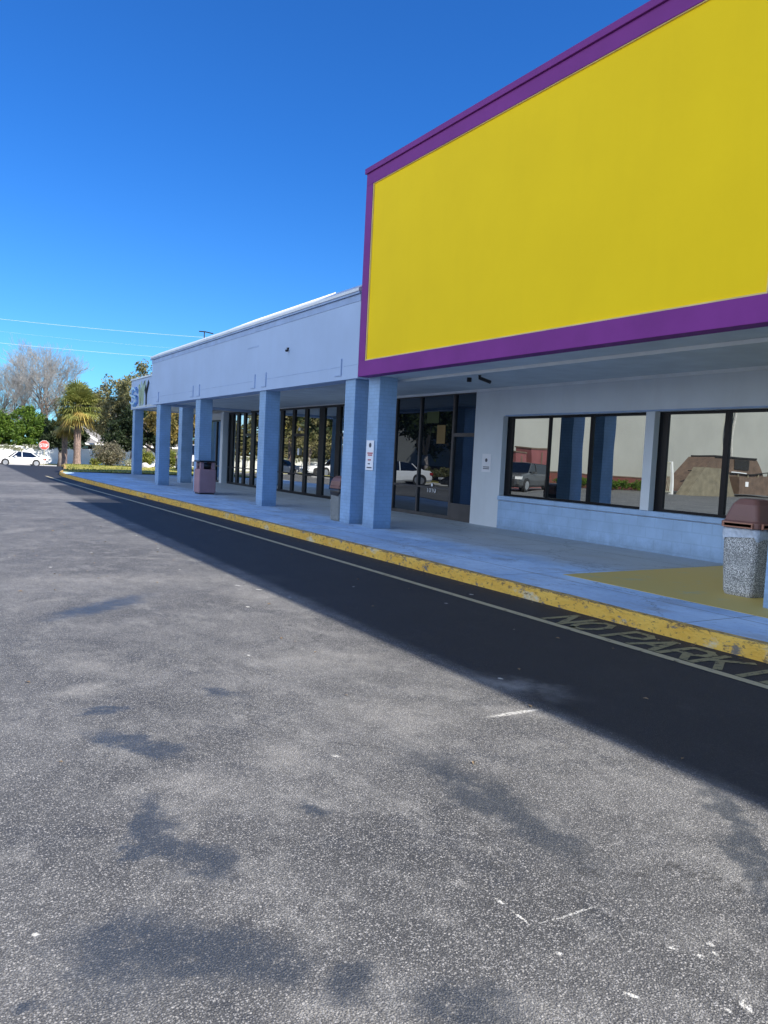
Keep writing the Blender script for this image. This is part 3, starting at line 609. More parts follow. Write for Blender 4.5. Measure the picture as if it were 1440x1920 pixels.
def window(X, y0, y1, zb, zt, mulls, parent):
    mb = MB(); a, b = X-.04, X+.05
    mb.box(a, b, y0, y1, zt-.05, zt); mb.box(a, b, y0, y1, zb, zb+.05); mb.box(a, b, y0, y0+.05, zb+.05, zt-.05); mb.box(a, b, y1-.20, y1, zb+.05, zt-.05)  # far stile widened in black to stand in for the reveal's dark reflection
    for y, ww in mulls: mb.box(a-.01, b, y-ww/2, y+ww/2, zb+.05, zt-.05)
    fo = mb.build('window', M['bronze'], parent)
    ys = [y0]+sorted(y for y, _ in mulls)+[y1]
    for p, q in zip(ys[:-1], ys[1:]):
        t = rnd.uniform(.015, .018); MB().add([(X+t, p, zb), (X-t, q, zb), (X-t, q, zt), (X+t, p, zt)], [(0, 1, 2, 3)]).build('pane', M['glass'], fo)
    return fo
window(11.78, 10.07, 14.19, .897, 2.72, [(12.78, .05), (11.55, .07)], big)
window(11.78, 5.1, 9.87, .897, 2.72, [(8.45, .10), (6.8, .08)], big)
sf = storefront(big, WX+.12, 19.1, 15.25, .15, 3.384, [(19.05, .10), (17.78, .07), (16.25, .09), (15.30, .10)], [(.90, .05, 16.25, 19.05), (2.26, .09, 15.3, 16.25), (.16, .42, 15.3, 16.25)], 'glassd', 'bronze2')
for y0, y1 in ((14.02, 14.48), (4.80, 5.26), (-4.9, -4.45)): col(8.17, 8.60, y0, y1, 3.30, big)
XG = WX+.112
def note(name, mt, X, y0, y1, z0, z1, label, cat='notice'):
    mb = MB(); mb.box(X-.004, X, y0, y1, z0, z1); return mb.build(name, mt, label=label, cat=cat)
note('paper_notice', M['note'], XG, 16.63, 17.0, 2.08, 2.56, 'brown yellow paper notice taped inside the dark entrance glass')
note('paper_notice', M['notegr'], XG, 16.95, 17.5, 2.62, 2.92, 'olive green paper high on the dark entrance glass')
mb = MB(); letters(mb, '1010', (XG-.005, 17.33, .80), (0, -1, 0), (0, 0, 1), .075, .11, .035, .02, .002); mb.tube([(XG-.004, 17.1, .99), (XG-.008, 17.1, .99)], .045, 12)
mb.build('address_number', M['paper'], label='white 1010 address number on the dark entrance glass', cat='number')
note('door_sticker', M['paper'], 12.20, 26.6, 26.75, 2.5, 2.62, 'small white sticker high on the door glass behind the grey bin', 'sticker')
note('door_sticker', M['paper'], 12.20, 26.62, 26.78, 1.6, 1.85, 'white hours card at eye height on the door glass', 'sticker')
# posters
ps = thing('poster', (8.17, 14.27, 1.7), 'tall white notice with faded red print on the brick column by the entrance', 'notice')
mb = MB(); mb.box(8.150, 8.160, 14.11, 14.42, 1.36, 1.98); mb.build('sheet', M['paper'], ps)
mb = MB()
for z, a, b in ((1.70, 14.14, 14.36), (1.66, 14.16, 14.34), (1.56, 14.2, 14.33)): mb.box(8.146, 8.151, a, b, z, z+.028)
mb.build('red_print', M['red'], ps)
mb = MB(); mb.tube([(8.146, 14.26, 1.88), (8.151, 14.26, 1.88)], .05, 14); mb.build('seal_print', M['ink'], ps)
for a, b, z in ((14.16, 14.36, 1.40), (14.24, 14.32, 1.48)): mb = MB(); mb.box(8.146, 8.151, a, b, z, z+.024); mb.build('text_line', M['ink'], ps)
ps = thing('poster', (WX, 14.72, 1.6), 'small white posted notice on the grey blue wall beside the window', 'notice')
mb = MB(); mb.box(WX-.008, WX-.001, 14.55, 14.88, 1.42, 1.85); mb.build('sheet', M['paper'], ps)
mb = MB(); mb.tube([(WX-.011, 14.72, 1.70), (WX-.009, 14.72, 1.70)], .045, 14)
mb.build('seal_print', M['ink'], ps)
for z in (1.53, 1.49): mb = MB(); mb.box(WX-.011, WX-.0085, 14.6, 14.83, z, z+.02); mb.build('text_line', M['ink'], ps)
# far sign letters
sg = thing('channel_letters', (9.7, 40.5, 4.2), 'blue and olive raised sign letters on the far end fascia', 'shop sign')
mb = MB(); letters(mb, 'S', (9.72, 42.45, 3.78), (0, -1, 0), (0, 0, 1), 1.15, .78, .1, .22, -.10); mb.build('letter', M['signblue'], sg)
mb = MB(); letters(mb, 'S', (9.60, 42.40, 3.82), (0, -1, 0), (0, 0, 1), 1.15, .78, .1, .09, -.01); mb.build('letter_face', M['signpale'], sg)
mb = MB(); letters(mb, 'W', (9.72, 40.95, 3.80), (0, -1, 0), (0, 0, 1), .85, .86, .1, .22, -.12); mb.build('letter', M['signgreen'], sg)
mb = MB(); letters(mb, 'Y', (9.72, 39.9, 3.80), (0, -1, 0), (0, 0, 1), .75, .95, .1, .24, -.13); mb.build('letter', M['dark'], sg)
mb = MB(); letters(mb, 'Y', (9.585, 39.88, 3.80), (0, -1, 0), (0, 0, 1), .75, .95, .1, .20, -.01); mb.build('letter_face', M['signgreen'], sg)

# ------------------------------------------------------------------ bins
def rsq(cx, cy, hw, z, r=.07, n=4):
    out = []
    for sx, sy, a0 in ((1, 1, 0), (-1, 1, 90), (-1, -1, 180), (1, -1, 270)):
        for k in range(n+1):
            a = R(a0+90*k/n); out.append((cx+sx*(hw-r)+math.cos(a)*r, cy+sy*(hw-r)+math.sin(a)*r, z))
    return out
def near_bin(cx, cy, label):
    t = thing('trash_bin', (cx, cy, Z0), label, 'trash bin')
    mb = MB(); mb.loft([rsq(cx, cy, h, z, .07) for h, z in ((.195, .155), (.21, .20), (.225, .5), (.238, .97), (.21, .97), (.20, .6))]); mb.build('body', M['agg'], t, smooth=False)
    mb = MB(); rg = []
    for h, z, wv in ((.225, .985, 0), (.246, .984, 0), (.252, .95, .004), (.251, .90, .012)):
        rg.append([(x+math.sin(i*2.1)*wv, y+math.cos(i*1.7)*wv, z) for i, (x, y, _) in enumerate(rsq(cx, cy, h, z, .075))])
    rg.append([(x+math.sin(i*2.1)*.004, y, .86+.035*math.sin(i*1.3+.6)+.012*math.sin(i*3.1)) for i, (x, y, _) in enumerate(rsq(cx, cy, .250, z, .075))])
    mb.loft(rg, cap=False); mb.build('liner', M['liner'], t, smooth=True)
    mb = MB(); mb.loft([rsq(cx, cy, h, z, .06) for h, z in ((.24, .986), (.262, .988), (.262, 1.055), (.235, 1.075), (.225, 1.13), (.18, 1.27), (.13, 1.335), (.08, 1.345))]); lid = mb.build('lid', M['brown'], t, smooth=False, bevel=.008)
    mb = MB(); x = cx-.266
    mb.box(x-.02, x+.02, cy-.2, cy+.2, 1.04, 1.055); mb.box(x-.02, x+.02, cy-.2, cy+.2, .99, 1.005); mb.box(x-.02, x+.02, cy-.2, cy-.185, 1.005, 1.04); mb.box(x-.02, x+.02, cy+.185, cy+.2, 1.005, 1.04)
    y = cy-.266
    mb.box(cx-.2, cx+.2, y-.02, y+.02, 1.04, 1.055); mb.box(cx-.2, cx+.2, y-.02, y+.02, .99, 1.005); mb.box(cx-.2, cx-.185, y-.02, y+.02, 1.005, 1.04); mb.box(cx+.185, cx+.2, y-.02, y+.02, 1.005, 1.04)
    mb.build('rim', M['brownl'], lid)
    mb = MB(); mb.box(x+.004, x+.02, cy-.185, cy+.185, 1.005, 1.04); mb.box(cx-.185, cx+.185, y+.004, y+.02, 1.005, 1.04); mb.build('slot', M['hole'], lid)
    return t
near_bin(8.81, 5.90, 'grey pebbled trash bin with brown lid and clear liner on the olive yellow paint')
def mid_bin(cx, cy):
    t = thing('trash_bin', (cx, cy, Z0), 'slim grey trash bin with black bag and domed brown lid beside the twin columns', 'trash bin')
    mb = MB(); mb.loft([rsq(cx, cy, h, z, .05) for h, z in ((.20, .155), (.215, .19), (.225, .80), (.20, .80))]); mb.build('body', M['greybin'], t)
    mb = MB(); mb.loft([[(x, y, z+(.035*math.sin(i*1.1) if z < .78 else 0)) for i, (x, y, z) in enumerate(rsq(cx, cy, h, zz, .05))] for h, zz in ((.21, .885), (.24, .88), (.24, .80), (.234, .755))], cap=False); mb.build('bag', M['black'], t, smooth=True)
    mb = MB(); mb.loft([rsq(cx, cy, h, z, .05) for h, z in ((.22, .886), (.245, .888), (.245, .94), (.23, .95))]); 
    pr = []                                             # quarter-round hood, arched toward -X/+X
    for k in range(9):
        a = math.pi*k/8; pr.append((math.cos(a)*.225, .95+math.sin(a)**.8*.225))
    mb.loft([[(cx+dx*1.0, cy+s*.225, z) for dx, z in pr] for s in (-1, 1)]); mb.build('lid', M['brown'], t, bevel=.006)
    mb = MB(); mb.box(cx-.14, cx+.14, cy-.232, cy-.226, .97, 1.12); mb.build('flap', M['dark'], t)
mid_bin(8.40, 15.83)
def pink_bin(cx, cy):
    t = thing('trash_bin', (cx, cy, Z0), 'square pink concrete trash bin with black posts and flat black top', 'trash bin'); h = .29
    mb = MB(); mb.box(cx-h, cx+h, cy-h, cy+h, .19, .98); mb.build('body', M['pink'], t, bevel=.04)
    mb = MB(); mb.box(cx-h+.04, cx+h-.04, cy-h+.04, cy+h-.04, .15, .19); mb.build('base', M['dark'], t)
    for sx in (-1, 1):
        for sy in (-1, 1): mb = MB(); mb.box(cx+sx*(h-.05), cx+sx*(h-.16), cy+sy*(h-.05), cy+sy*(h-.16), .98, 1.21); mb.build('post', M['pink'], t)
    mb = MB(); n = 20
    mb.loft([[(cx+math.cos(2*math.pi*k/n)*r, cy+math.sin(2*math.pi*k/n)*r, z) for k in range(n)] for r, z in ((.2, .985), (.27, 1.17), (.24, 1.17), (.15, 1.0))]); mb.build('hood', M['black'], t, smooth=True)
    mb = MB(); mb.box(cx-h-.02, cx+h+.02, cy-h-.02, cy+h+.02, 1.21, 1.26); mb.build('lid', M['black'], t, bevel=.02)
pink_bin(8.30, 25.52)

# ------------------------------------------------------------------ cars
def car(name, L, W, H, paint, label, loc, rz, kind='sedan', group=None):
    t = thing(name, (0, 0, 0), label, 'car' if kind == 'sedan' else 'suv', group)
    hw = W/2; f_ = L/2
    suv = kind == 'suv'
    belt = H*.60 if suv else H*.62; hood = H*.60 if suv else H*.54; deck = belt if suv else H*.66
    #          x,     half width, bottom, top
    st = [(f_, .72, .32, hood*.62), (f_-.10, .86, .24, hood*.80), (f_-.35, .95, .22, hood*.90), (f_-.9, 1, .22, hood*.98), (f_-1.35, 1, .22, hood*1.04),
          (f_-1.7, 1, .22, belt), (0, 1, .2, belt), (-f_+1.3, 1, .22, belt), (-f_+.75, .99, .24, deck), (-f_+.25, .95, .27, deck*.98), (-f_+.06, .88, .30, deck*.9), (-f_, .8, .36, deck*.72)]
    def ring(x, k, zb, zt):
        a = hw*k; return [(x, s*q, z) for s, q, z in ((-1, a*.90, zb), (-1, a, zb+.12), (-1, a, (zb+zt)*.5), (-1, a*.97, zt-.08), (-1, a*.86, zt), (1, a*.86, zt), (1, a*.97, zt-.08), (1, a, (zb+zt)*.5), (1, a, zb+.12), (1, a*.90, zb))]
    mb = MB(); mb.loft([ring(*q) for q in st]); body = mb.build('body', paint, t, smooth=False, bevel=.02)
    if suv: g = [(f_-1.25, .80, belt, belt), (f_-1.95, .72, belt, H-.02), (0, .72, belt, H), (-f_+.45, .70, belt, H-.05), (-f_+.10, .74, belt, belt)]
    else: g = [(f_-1.35, .80, belt-.04, belt-.04), (f_-2.05, .66, belt, H-.03), (0, .66, belt, H), (-f_+1.35, .62, belt, H-.08), (-f_+.62, .74, belt-.02, deck)]
    def gr(x, k, zb, zt): return [(x, -hw*.86, zb-.03), (x, -hw*k, zt), (x, 0, zt+.015), (x, hw*k, zt), (x, hw*.86, zb-.03)]
    mb = MB(); mb.loft([gr(*q) for q in g]); mb.build('window_glass', M['carglass'], t, smooth=False)
    mb = MB(); rg = [gr(*q) for q in g[1:-1]]
    mb.loft([[(x, y*1.02, z+.015) for x, y, z in r[1:4]]+[(x, y*.9, z-.02) for x, y, z in r[3:0:-1]] for r in rg])
    for s in (-1, 1):                                   # pillars
        def P(i, top): q = g[i]; return Vector((q[0], s*hw*(q[1]+.02 if top else .875), (q[3] if top else q[2]-.03)))
        for a, b in ((P(0, 0), P(1, 1)), (P(4, 0), P(3, 1)), (Vector((-.1, s*hw*.875, belt)), Vector((-.1, s*hw*(g[2][1]+.02), H-.01)))):
            mb.tube([a, b], .04, 6)
    mb.build('roof', paint, t)
    for s in (-1, 1):
        mb = MB(); mb.box(f_-1.75, f_-1.95, s*(hw*.92), s*(hw+.14), belt, belt+.13); mb.build('mirror', paint, t)
        mb = MB(); mb.box(f_-.42, f_-.03, s*hw*.52, s*hw*.93, hood*.66, hood*.82); mb.build('headlight', M['lamp'], t)
        mb = MB(); mb.box(-f_-.005, -f_+.3, s*hw*.62, s*hw*.97, deck*.72, deck*.88); mb.build('tail_light', M['tail'], t)
    mb = MB(); mb.box(f_-.2, f_+.012, -hw*.5, hw*.5, .36, hood*.66); mb.box(f_-.2, f_+.004, -hw*.85, -hw*.6, .3, .42); mb.box(f_-.2, f_+.004, hw*.6, hw*.85, .3, .42); mb.build('grille', M['dark'], t)
    R_ = .36 if suv else .33
    for x in (f_-.92, -f_+.95):
        for s in (-1, 1):
            y0, y1 = s*(hw-.19), s*(hw+.012); n = 24
            a_ = MB(); a_.tube([(x, s*(hw-.24), R_+.02), (x, s*(hw+.006), R_+.02)], R_+.055, n); a_.build('wheel_arch', M['dark'], t)
            mb = MB(); mb.loft([[(x+math.cos(2*math.pi*k/n)*r, y, R_+math.sin(2*math.pi*k/n)*r) for k in range(n)] for y, r in ((y0, R_*.9), (y0+s*.03, R_), (y1-s*.03+s*.02, R_), (y1+s*.012, R_*.92))]); wh = mb.build('wheel', M['rubber'], t)
            mb = MB(); yy = y1+s*.016; mb.tube([(x, yy-s*.02, R_), (x, yy, R_)], R_*.68, n)
            for k in range(5):
                a = 2*math.pi*k/5; c, q = math.cos(a), math.sin(a)
                mb.add([(x+c*.05-q*.03, yy+s*.012, R_+q*.05+c*.03), (x+c*.05+q*.03, yy+s*.012, R_+q*.05-c*.03), (x+c*R_*.6+q*.03, yy+s*.006, R_+q*R_*.6-c*.03), (x+c*R_*.6-q*.03, yy+s*.006, R_+q*R_*.6+c*.03)], [(0, 1, 2, 3)])
            mb.build('rim', M['rim'], wh)
    t.location = loc; t.rotation_euler = (0, 0, rz); return t
car('parked_car', 4.75, 1.85, 1.45, M['carwhite'], 'white sedan parked side-on before the white fence behind the stop sign', (9.2, 88.4, gz(88)+.0), R(182), 'sedan')
car('parked_car', 4.7, 1.95, 1.75, M['carwhite'], 'white utility vehicle seen in the gap between the far columns', (16.3, 52.6, gz(51)+.17), R(262), 'suv')
# seen mirrored in the shop glass
car('parked_car', 4.9, 1.95, 1.8, M['cargrey'], 'dark grey utility vehicle mirrored at the left of the long window', (-12.6, 39.0, 0), R(-20), 'suv')
car('parked_car', 4.7, 1.9, 1.5, M['carblack'], 'black sedan mirrored in the dark entrance glass', (-7.0, 39.5, 0), R(8), 'sedan')
car('parked_car', 4.7, 1.9, 1.5, M['carwhite'], 'white sedan mirrored at the left edge of the dark entrance glass', (-3.6, 44.0, 0), R(15), 'sedan')
car('parked_car', 4.7, 1.9, 1.5, M['carwhite'], 'white sedan mirrored low in the wide glass shopfront behind the grey bin', (-4.4, 56.0, gz(56)), R(5), 'sedan')
car('parked_car', 4.8, 1.9, 1.75, M['carblue'], 'teal utility vehicle mirrored in the wide glass shopfront', (-9.6, 62.0, gz(62)), R(0), 'suv')
car('parked_car', 4.6, 1.8, 1.5, M['carsilver'], 'silver sedan mirrored in the glass shopfront beyond the tall column', (-6.0, 70.0, gz(70)), R(12), 'sedan')

# ------------------------------------------------------------------ sign, fence, wires, house
st = thing('stop_sign', (8.06, 62, gz(62)), 'red octagonal stop sign on a thin pale post by the white sedan', 'stop sign')
mb = MB(); mb.tube([(8.06, 62, gz(62)), (8.06, 62, 1.75)], .035, 6); mb.build('post', M['post'], st)
mb = MB(); cz = 1.40; dx = Vector((math.cos(-.12), math.sin(-.12), 0)); nrm = Vector((-.12, -1, 0)).normalized()
def octo(r, off): return [tuple(Vector((8.06, 62, cz))+nrm*off+dx*math.cos(R(22.5+45*k))*r+Vector((0, 0, 1))*math.sin(R(22.5+45*k))*r) for k in range(8)]
mb.loft([octo(.36, .04), octo(.36, .055)]); mb.build('border', M['swhite'], st)
mb = MB(); mb.loft([octo(.335, .05), octo(.335, .062)]); mb.build('face', M['sred'], st)
mb = MB(); letters(mb, 'STOP', Vector((8.06, 62, cz-.13))+nrm*.066-dx*.26, dx, (0, 0, 1), .10, .22, .037, .03, .004); mb.build('lettering', M['swhite'], st)

fen = thing('fence', (0, 100, gz(100)), 'long white vinyl fence behind the parked white sedan', 'fence'); zf = gz(100)
mb = MB()
for i in range(-34, 12): mb.box(i*2.44+.07, i*2.44+2.37, 99.97, 100.03, zf+.02, zf+1.98)
mb.build('panel', M['white'], fen)
mb = MB()
for i in range(-34, 13): mb.box(i*2.44-.065, i*2.44+.065, 99.93, 100.07, zf, zf+2.08)
for z in (.1, 1.85): mb.box(-83, 29.3, 99.95, 99.965, zf+z, zf+z+.14)
mb.build('post', M['white'], fen, kind='stuff')
for i, (zA, zB, yy, lab) in enumerate(((15.29, 16.07, 100, 'topmost pale overhead cable crossing the sky at left'), (13.98, 14.47, 100.6, 'faint middle overhead cable crossing the sky at left'), (12.61, 13.2, 100, 'lowest pale overhead cable passing the bare tree'))):
    pts = []
    for k in range(41):
        x = -60+k*120/40; s_ = (zB-zA)/23.1; z = zA+(x-8.1)*s_+.0009*(x-8.1)*(x-31.2); pts.append((x, yy, z))
    mb = MB(); mb.tube(pts, .013 if i != 1 else .004, 5); mb.build('overhead_cable', M['wire'], label=lab, cat='cable', group='overhead cables')
for x, lab in ((58, 'timber utility pole far right beyond the shops'), (-58, 'timber utility pole far left beyond the lot')):
    t = thing('utility_pole', (x, 100.3, zf), lab, 'utility pole')
    mb = MB(); mb.tube([(x, 100.3, zf), (x, 100.3, 19)], [.18, .12], 8); mb.build('pole', M['pole'], t); mb = MB(); mb.box(x-.08, x+.08, 99.2, 101.4, 17.6, 17.75); mb.build('crossarm', M['pole'], t)

hs_ = thing('house', (22, 108, zf), 'low house with grey shingle roof and white gable beyond the fence', 'house')
mb = MB(); mb.box(16, 34, 105, 116, zf, 2.0); mb.build('wall', M['render'], hs_)
mb = MB(); mb.add([(15.2, 104, 1.75), (34.5, 104, 1.75), (34.5, 117, 1.75), (15.2, 117, 1.75), (19.5, 110.5, 4.2), (31, 110.5, 4.2)], [(0, 1, 5, 4), (1, 2, 5), (2, 3, 4, 5), (3, 0, 4), (0, 3, 2, 1)]); mb.build('roof', M['shingle'], hs_)
mb = MB(); mb.box(15.15, 34.55, 103.9, 104.0, 1.6, 1.82); mb.add([(16.4, 103.2, 4.1), (19.6, 103.2, 2.3), (19.6, 103.2, 2.0), (16.4, 103.2, 3.8), (16.4, 103.4, 4.1), (19.6, 103.4, 2.3), (19.6, 103.4, 2.0), (16.4, 103.4, 3.8)], [(0, 1, 2, 3), (4, 7, 6, 5), (0, 4, 5, 1), (3, 2, 6, 7), (0, 3, 7, 4), (1, 5, 6, 2)]); mb.build('fascia_board', M['white'], hs_)
for x in (18, 22.5, 27, 31): mb = MB(); mb.box(x, x+1.3, 104.93, 104.99, .3, 1.4); mb.build('window', M['carglass'], hs_)

# ------------------------------------------------------------------ vegetation
def crown(name, blobs, n, size, mt, parent, seed, origin, flat=.5, shell=.55):
    """blobs: (x,y,z,rx,ry,rz); leaf quads through lumpy sub-clusters"""
    g = np.random.default_rng(seed); C = []
    vol = np.array([b[3]*b[4]*b[5] for b in blobs])**.67; vol = vol/vol.sum()
    for b, v in zip(blobs, vol):
        k = max(6, int(16+30*v*len(blobs)**.5)); d = g.normal(size=(k, 3)); d /= np.linalg.norm(d, axis=1)[:, None]
        rad = g.uniform(shell, 1.0, k)[:, None]; cc = np.array(b[:3])+d*rad*np.array(b[3:6]); sz = g.uniform(.22, .42, k)*min(b[3:6])
        m_ = int(n*v/k)
        for c, s in zip(cc, sz):
            q = g.normal(size=(m_, 3)); q /= np.linalg.norm(q, axis=1)[:, None]
            C.append(c+q*(s*g.uniform(.3, 1.25, m_)[:, None]))
    C = np.concatenate(C)-np.array(origin)
    N = len(C); a = g.normal(size=(N, 3)); a /= np.linalg.norm(a, axis=1)[:, None]; t = g.normal(size=(N, 3)); t[:, 2] *= flat
    b = np.cross(a, t); b /= np.linalg.norm(b, axis=1)[:, None]; s = size*g.uniform(.5, 1.3, N)[:, None]
    V = np.empty((N, 4, 3)); V[:, 0] = C-a*s; V[:, 1] = C-b*s*.45; V[:, 2] = C+a*s; V[:, 3] = C+b*s*.45
    return rawmesh(name, V.reshape(-1, 3), np.arange(N*4).reshape(-1, 4), mt, parent)
def branches(base, tips, r0, mt, parent, name='trunk', seed=0, joint=.45):
    q = random.Random(seed); mb = MB(); base = Vector(base); top = None
    zc = min(t[2] for t in tips); ctr = Vector((sum(t[0] for t in tips)/len(tips), sum(t[1] for t in tips)/len(tips), 0))
    fork = Vector((base.x*.7+ctr.x*.3, base.y*.7+ctr.y*.3, base.z+(zc-base.z)*joint+.3))
    mb.tube([base, (base+fork)/2+Vector((q.uniform(-.1, .1), 0, 0)), fork], [r0*1.15, r0*.85, r0*.75], 8)
    for t in tips:
        t = Vector(t); midp = fork.lerp(t, .5)+Vector((q.uniform(-.4, .4), q.uniform(-.4, .4), q.uniform(0, .5)))
        mb.tube([fork, midp, t], [r0*.5, r0*.3, r0*.1], 6)
    return mb.build(name, mt, parent, smooth=True)
def tree(name, x, y, blobs, n, size, leaf, bark, label, cat, seed, r0=.3, z=None, group=None, **k):
    z = gz(y) if z is None else z
    t = thing(name, (x, y, z), label, cat, group)
    B = [(x+b[0], y+b[1], z+b[2], b[3], b[4], b[5]) for b in blobs]
    crown('crown', B, n, size, leaf, t, seed, (x, y, z), **k)
    if bark: branches((x, y, z-.1), [(b[0], b[1], b[2]) for b in B], r0, bark, t, seed=seed)
    return t
bl = lambda g, n, rx, ry, z0, z1, s0, s1, fl=.75: [(g.uniform(-rx, rx), g.uniform(-ry, ry), g.uniform(z0, z1), *(lambda s: (s, s, s*fl))(g.uniform(s0, s1))) for _ in range(n)]
G = random.Random(11)
# oak masses to the right of the palm, behind the lower canopy
tree('oak_tree', 21.5, 93, [(-4.2, 0, 6.3, 2.6, 2.4, 2.6), (-2.0, 1, 7.8, 2.6, 2.4, 2.2), (.8, 0, 6.6, 3.2, 2.6, 2.8), (3.2, 0, 8.2, 2.8, 2.4, 2.4), (-1.6, 0, 4.6, 3.2, 2.4, 1.8), (3.4, 0, 5.4, 3.4, 2.4, 2.4), (6.6, 0, 8.4, 3.0, 2.4, 3.0)], 34000, .17, M['oak'], M['bark'], 'broad olive grey oak crown between the palm and the shop end', 'tree', 21, .4)
tree('oak_tree', 21.6, 88, [(-1.2, 0, 8.6, 1.7, 1.7, 1.6), (.8, 0, 10.2, 2.0, 1.8, 1.7), (2.6, 0, 8.6, 2.4, 2, 2.2), (4.6, 0, 10.2, 2.0, 2, 2.0), (4.5, 0, 7.2, 3, 2, 2.2)], 17000, .15, M['oak'], M['bark'], 'taller loose oak crown rising behind the white fascia coping', 'tree', 22, .3)
tree('oak_tree', 21.0, 80, [(-3.4, 0, 3.4, 1.9, 2, 1.7), (-1.6, 0, 4.4, 2.2, 2, 1.8), (.9, 0, 3.9, 2.4, 2, 1.6), (3.5, 0, 4.1, 2.4, 2, 1.9)], 20000, .15, M['oakd'], M['bark'], 'dark shaded oak hanging low beside the far columns', 'tree', 23, .3)
tree('yellowing_tree', 20.5, 66, [(-2.4, 0, 3.6, 1.1, 1, 1.3), (-1.2, 0, 4.6, 1.0, 1, 1.2), (.3, 0, 3.4, 1.2, 1, 1.5), (1.4, 0, 4.8, 1.3, 1, 1.3), (3.0, 0, 4.0, 1.4, 1, 1.6)], 12000, .13, M['yel'], M['barklight'], 'yellowing small tree glimpsed between the far columns', 'tree', 24, .16)
tree('broadleaf_tree', 4.0, 106, [(-12+3.2*i+G.uniform(-.8, .8), G.uniform(-1, 1), 4.3+G.uniform(-.7, .6), 2.8, 2.2, 2.5) for i in range(7)]+[(-12+2.6*i, -1.2, 2.4, 2.3, 1.6, 1.9) for i in range(9)]+[(7.6, 0, 4.9, 2.4, 2, 2.2), (9.3, -.6, 3.2, 2.0, 1.6, 2.0)], 80000, .17, M['bright'], M['bark'], 'dense bright green tree standing over the white fence at far left', 'tree', 25, .35)
tree('dark_tree', 11.3, 77, [(-.5, 0, 3.4, .9, .9, .9), (.6, .5, 3.7, 1.0, 1, 1.0), (.2, 0, 2.6, 1.2, 1, .9), (-.7, 0, 2.5, .9, .9, .7), (1.5, .6, 2.8, 1.0, 1, 1.0)], 12000, .14, M['oakd'], M['bark'], 'dark shaded tree tucked left of the sabal palm', 'tree', 26, .2)
# bare winter tree
def bare_tree(x, y, z, H, label, seed, spread=1.0):
    q = random.Random(seed); t = thing('bare_tree', (x, y, z), label, 'tree'); tr = MB(); tw = []
    def grow(p, d, L, r, lev):
        pts = [p]; dd = d.copy()
        for i in range(3):
            dd = (dd+Vector((q.uniform(-.16, .16), q.uniform(-.16, .16), q.uniform(-.02, .14)))).normalized(); pts.append(pts[-1]+dd*L/3)
        rads = [r, r*.88, r*.76, r*.62]
        if lev <= 3: tr.tube(pts, rads, 7 if lev < 2 else 5, cap=False)
        else: tw.append((pts, rads))
        if lev >= 7: return
        nb = 6 if lev == 0 else (3 if lev < 5 else 4)
        for k in range(nb):
            ax = Vector((q.uniform(-1, 1), q.uniform(-1, 1), q.uniform(-.2, .5))).normalized()
            ang = q.uniform(.34, .82) if lev else (q.uniform(.75, 1.15) if k > 1 else q.uniform(.2, .5))*spread
            nd_ = (dd*math.cos(ang)+(ax-dd*ax.dot(dd)).normalized()*math.sin(ang)).normalized()
            if nd_.z < -.05: nd_.z *= -.3
            nd_.normalize()
            grow(pts[-1] if k < 2 else pts[-2], nd_, L*q.uniform(.68, .88), r*.6, lev+1)
    grow(Vector((x, y, z)), Vector((0, 0, 1)), H*.235, H*.016, 0)
    tr.build('trunk', M['bark'], t, smooth=True)
    V = []; F = []; o = np.array((x, y, z))
    for pts, rads in tw:
        b = len(V); n = 3
        for i, (p, r) in enumerate(zip(pts, rads)):
            d = (pts[min(i+1, 3)]-pts[max(i-1, 0)]).normalized(); a = d.orthogonal().normalized(); c = d.cross(a); r = max(r, .011)
            for k in range(n): V.append(p+a*math.cos(2*math.pi*k/n)*r+c*math.sin(2*math.pi*k/n)*r)
        for i in range(3):
            for k in range(n): F.append((b+i*n+k, b+i*n+(k+1) % n, b+(i+1)*n+(k+1) % n, b+(i+1)*n+k))
    rawmesh('twigs', np.array([tuple(v) for v in V])-o, np.array(F), M['twig'], t); return t
bare_tree(15.0, 116, gz(100), 18.5, 'large leafless tree with a wide grey crown behind the fence', 5)
bare_tree(8.5, 120, gz(100), 15.0, 'smaller leafless tree at the far left edge', 9)
bare_tree(26.0, 112, gz(100), 12.5, 'thin leafless tree showing over the oak beside the shop end', 14)
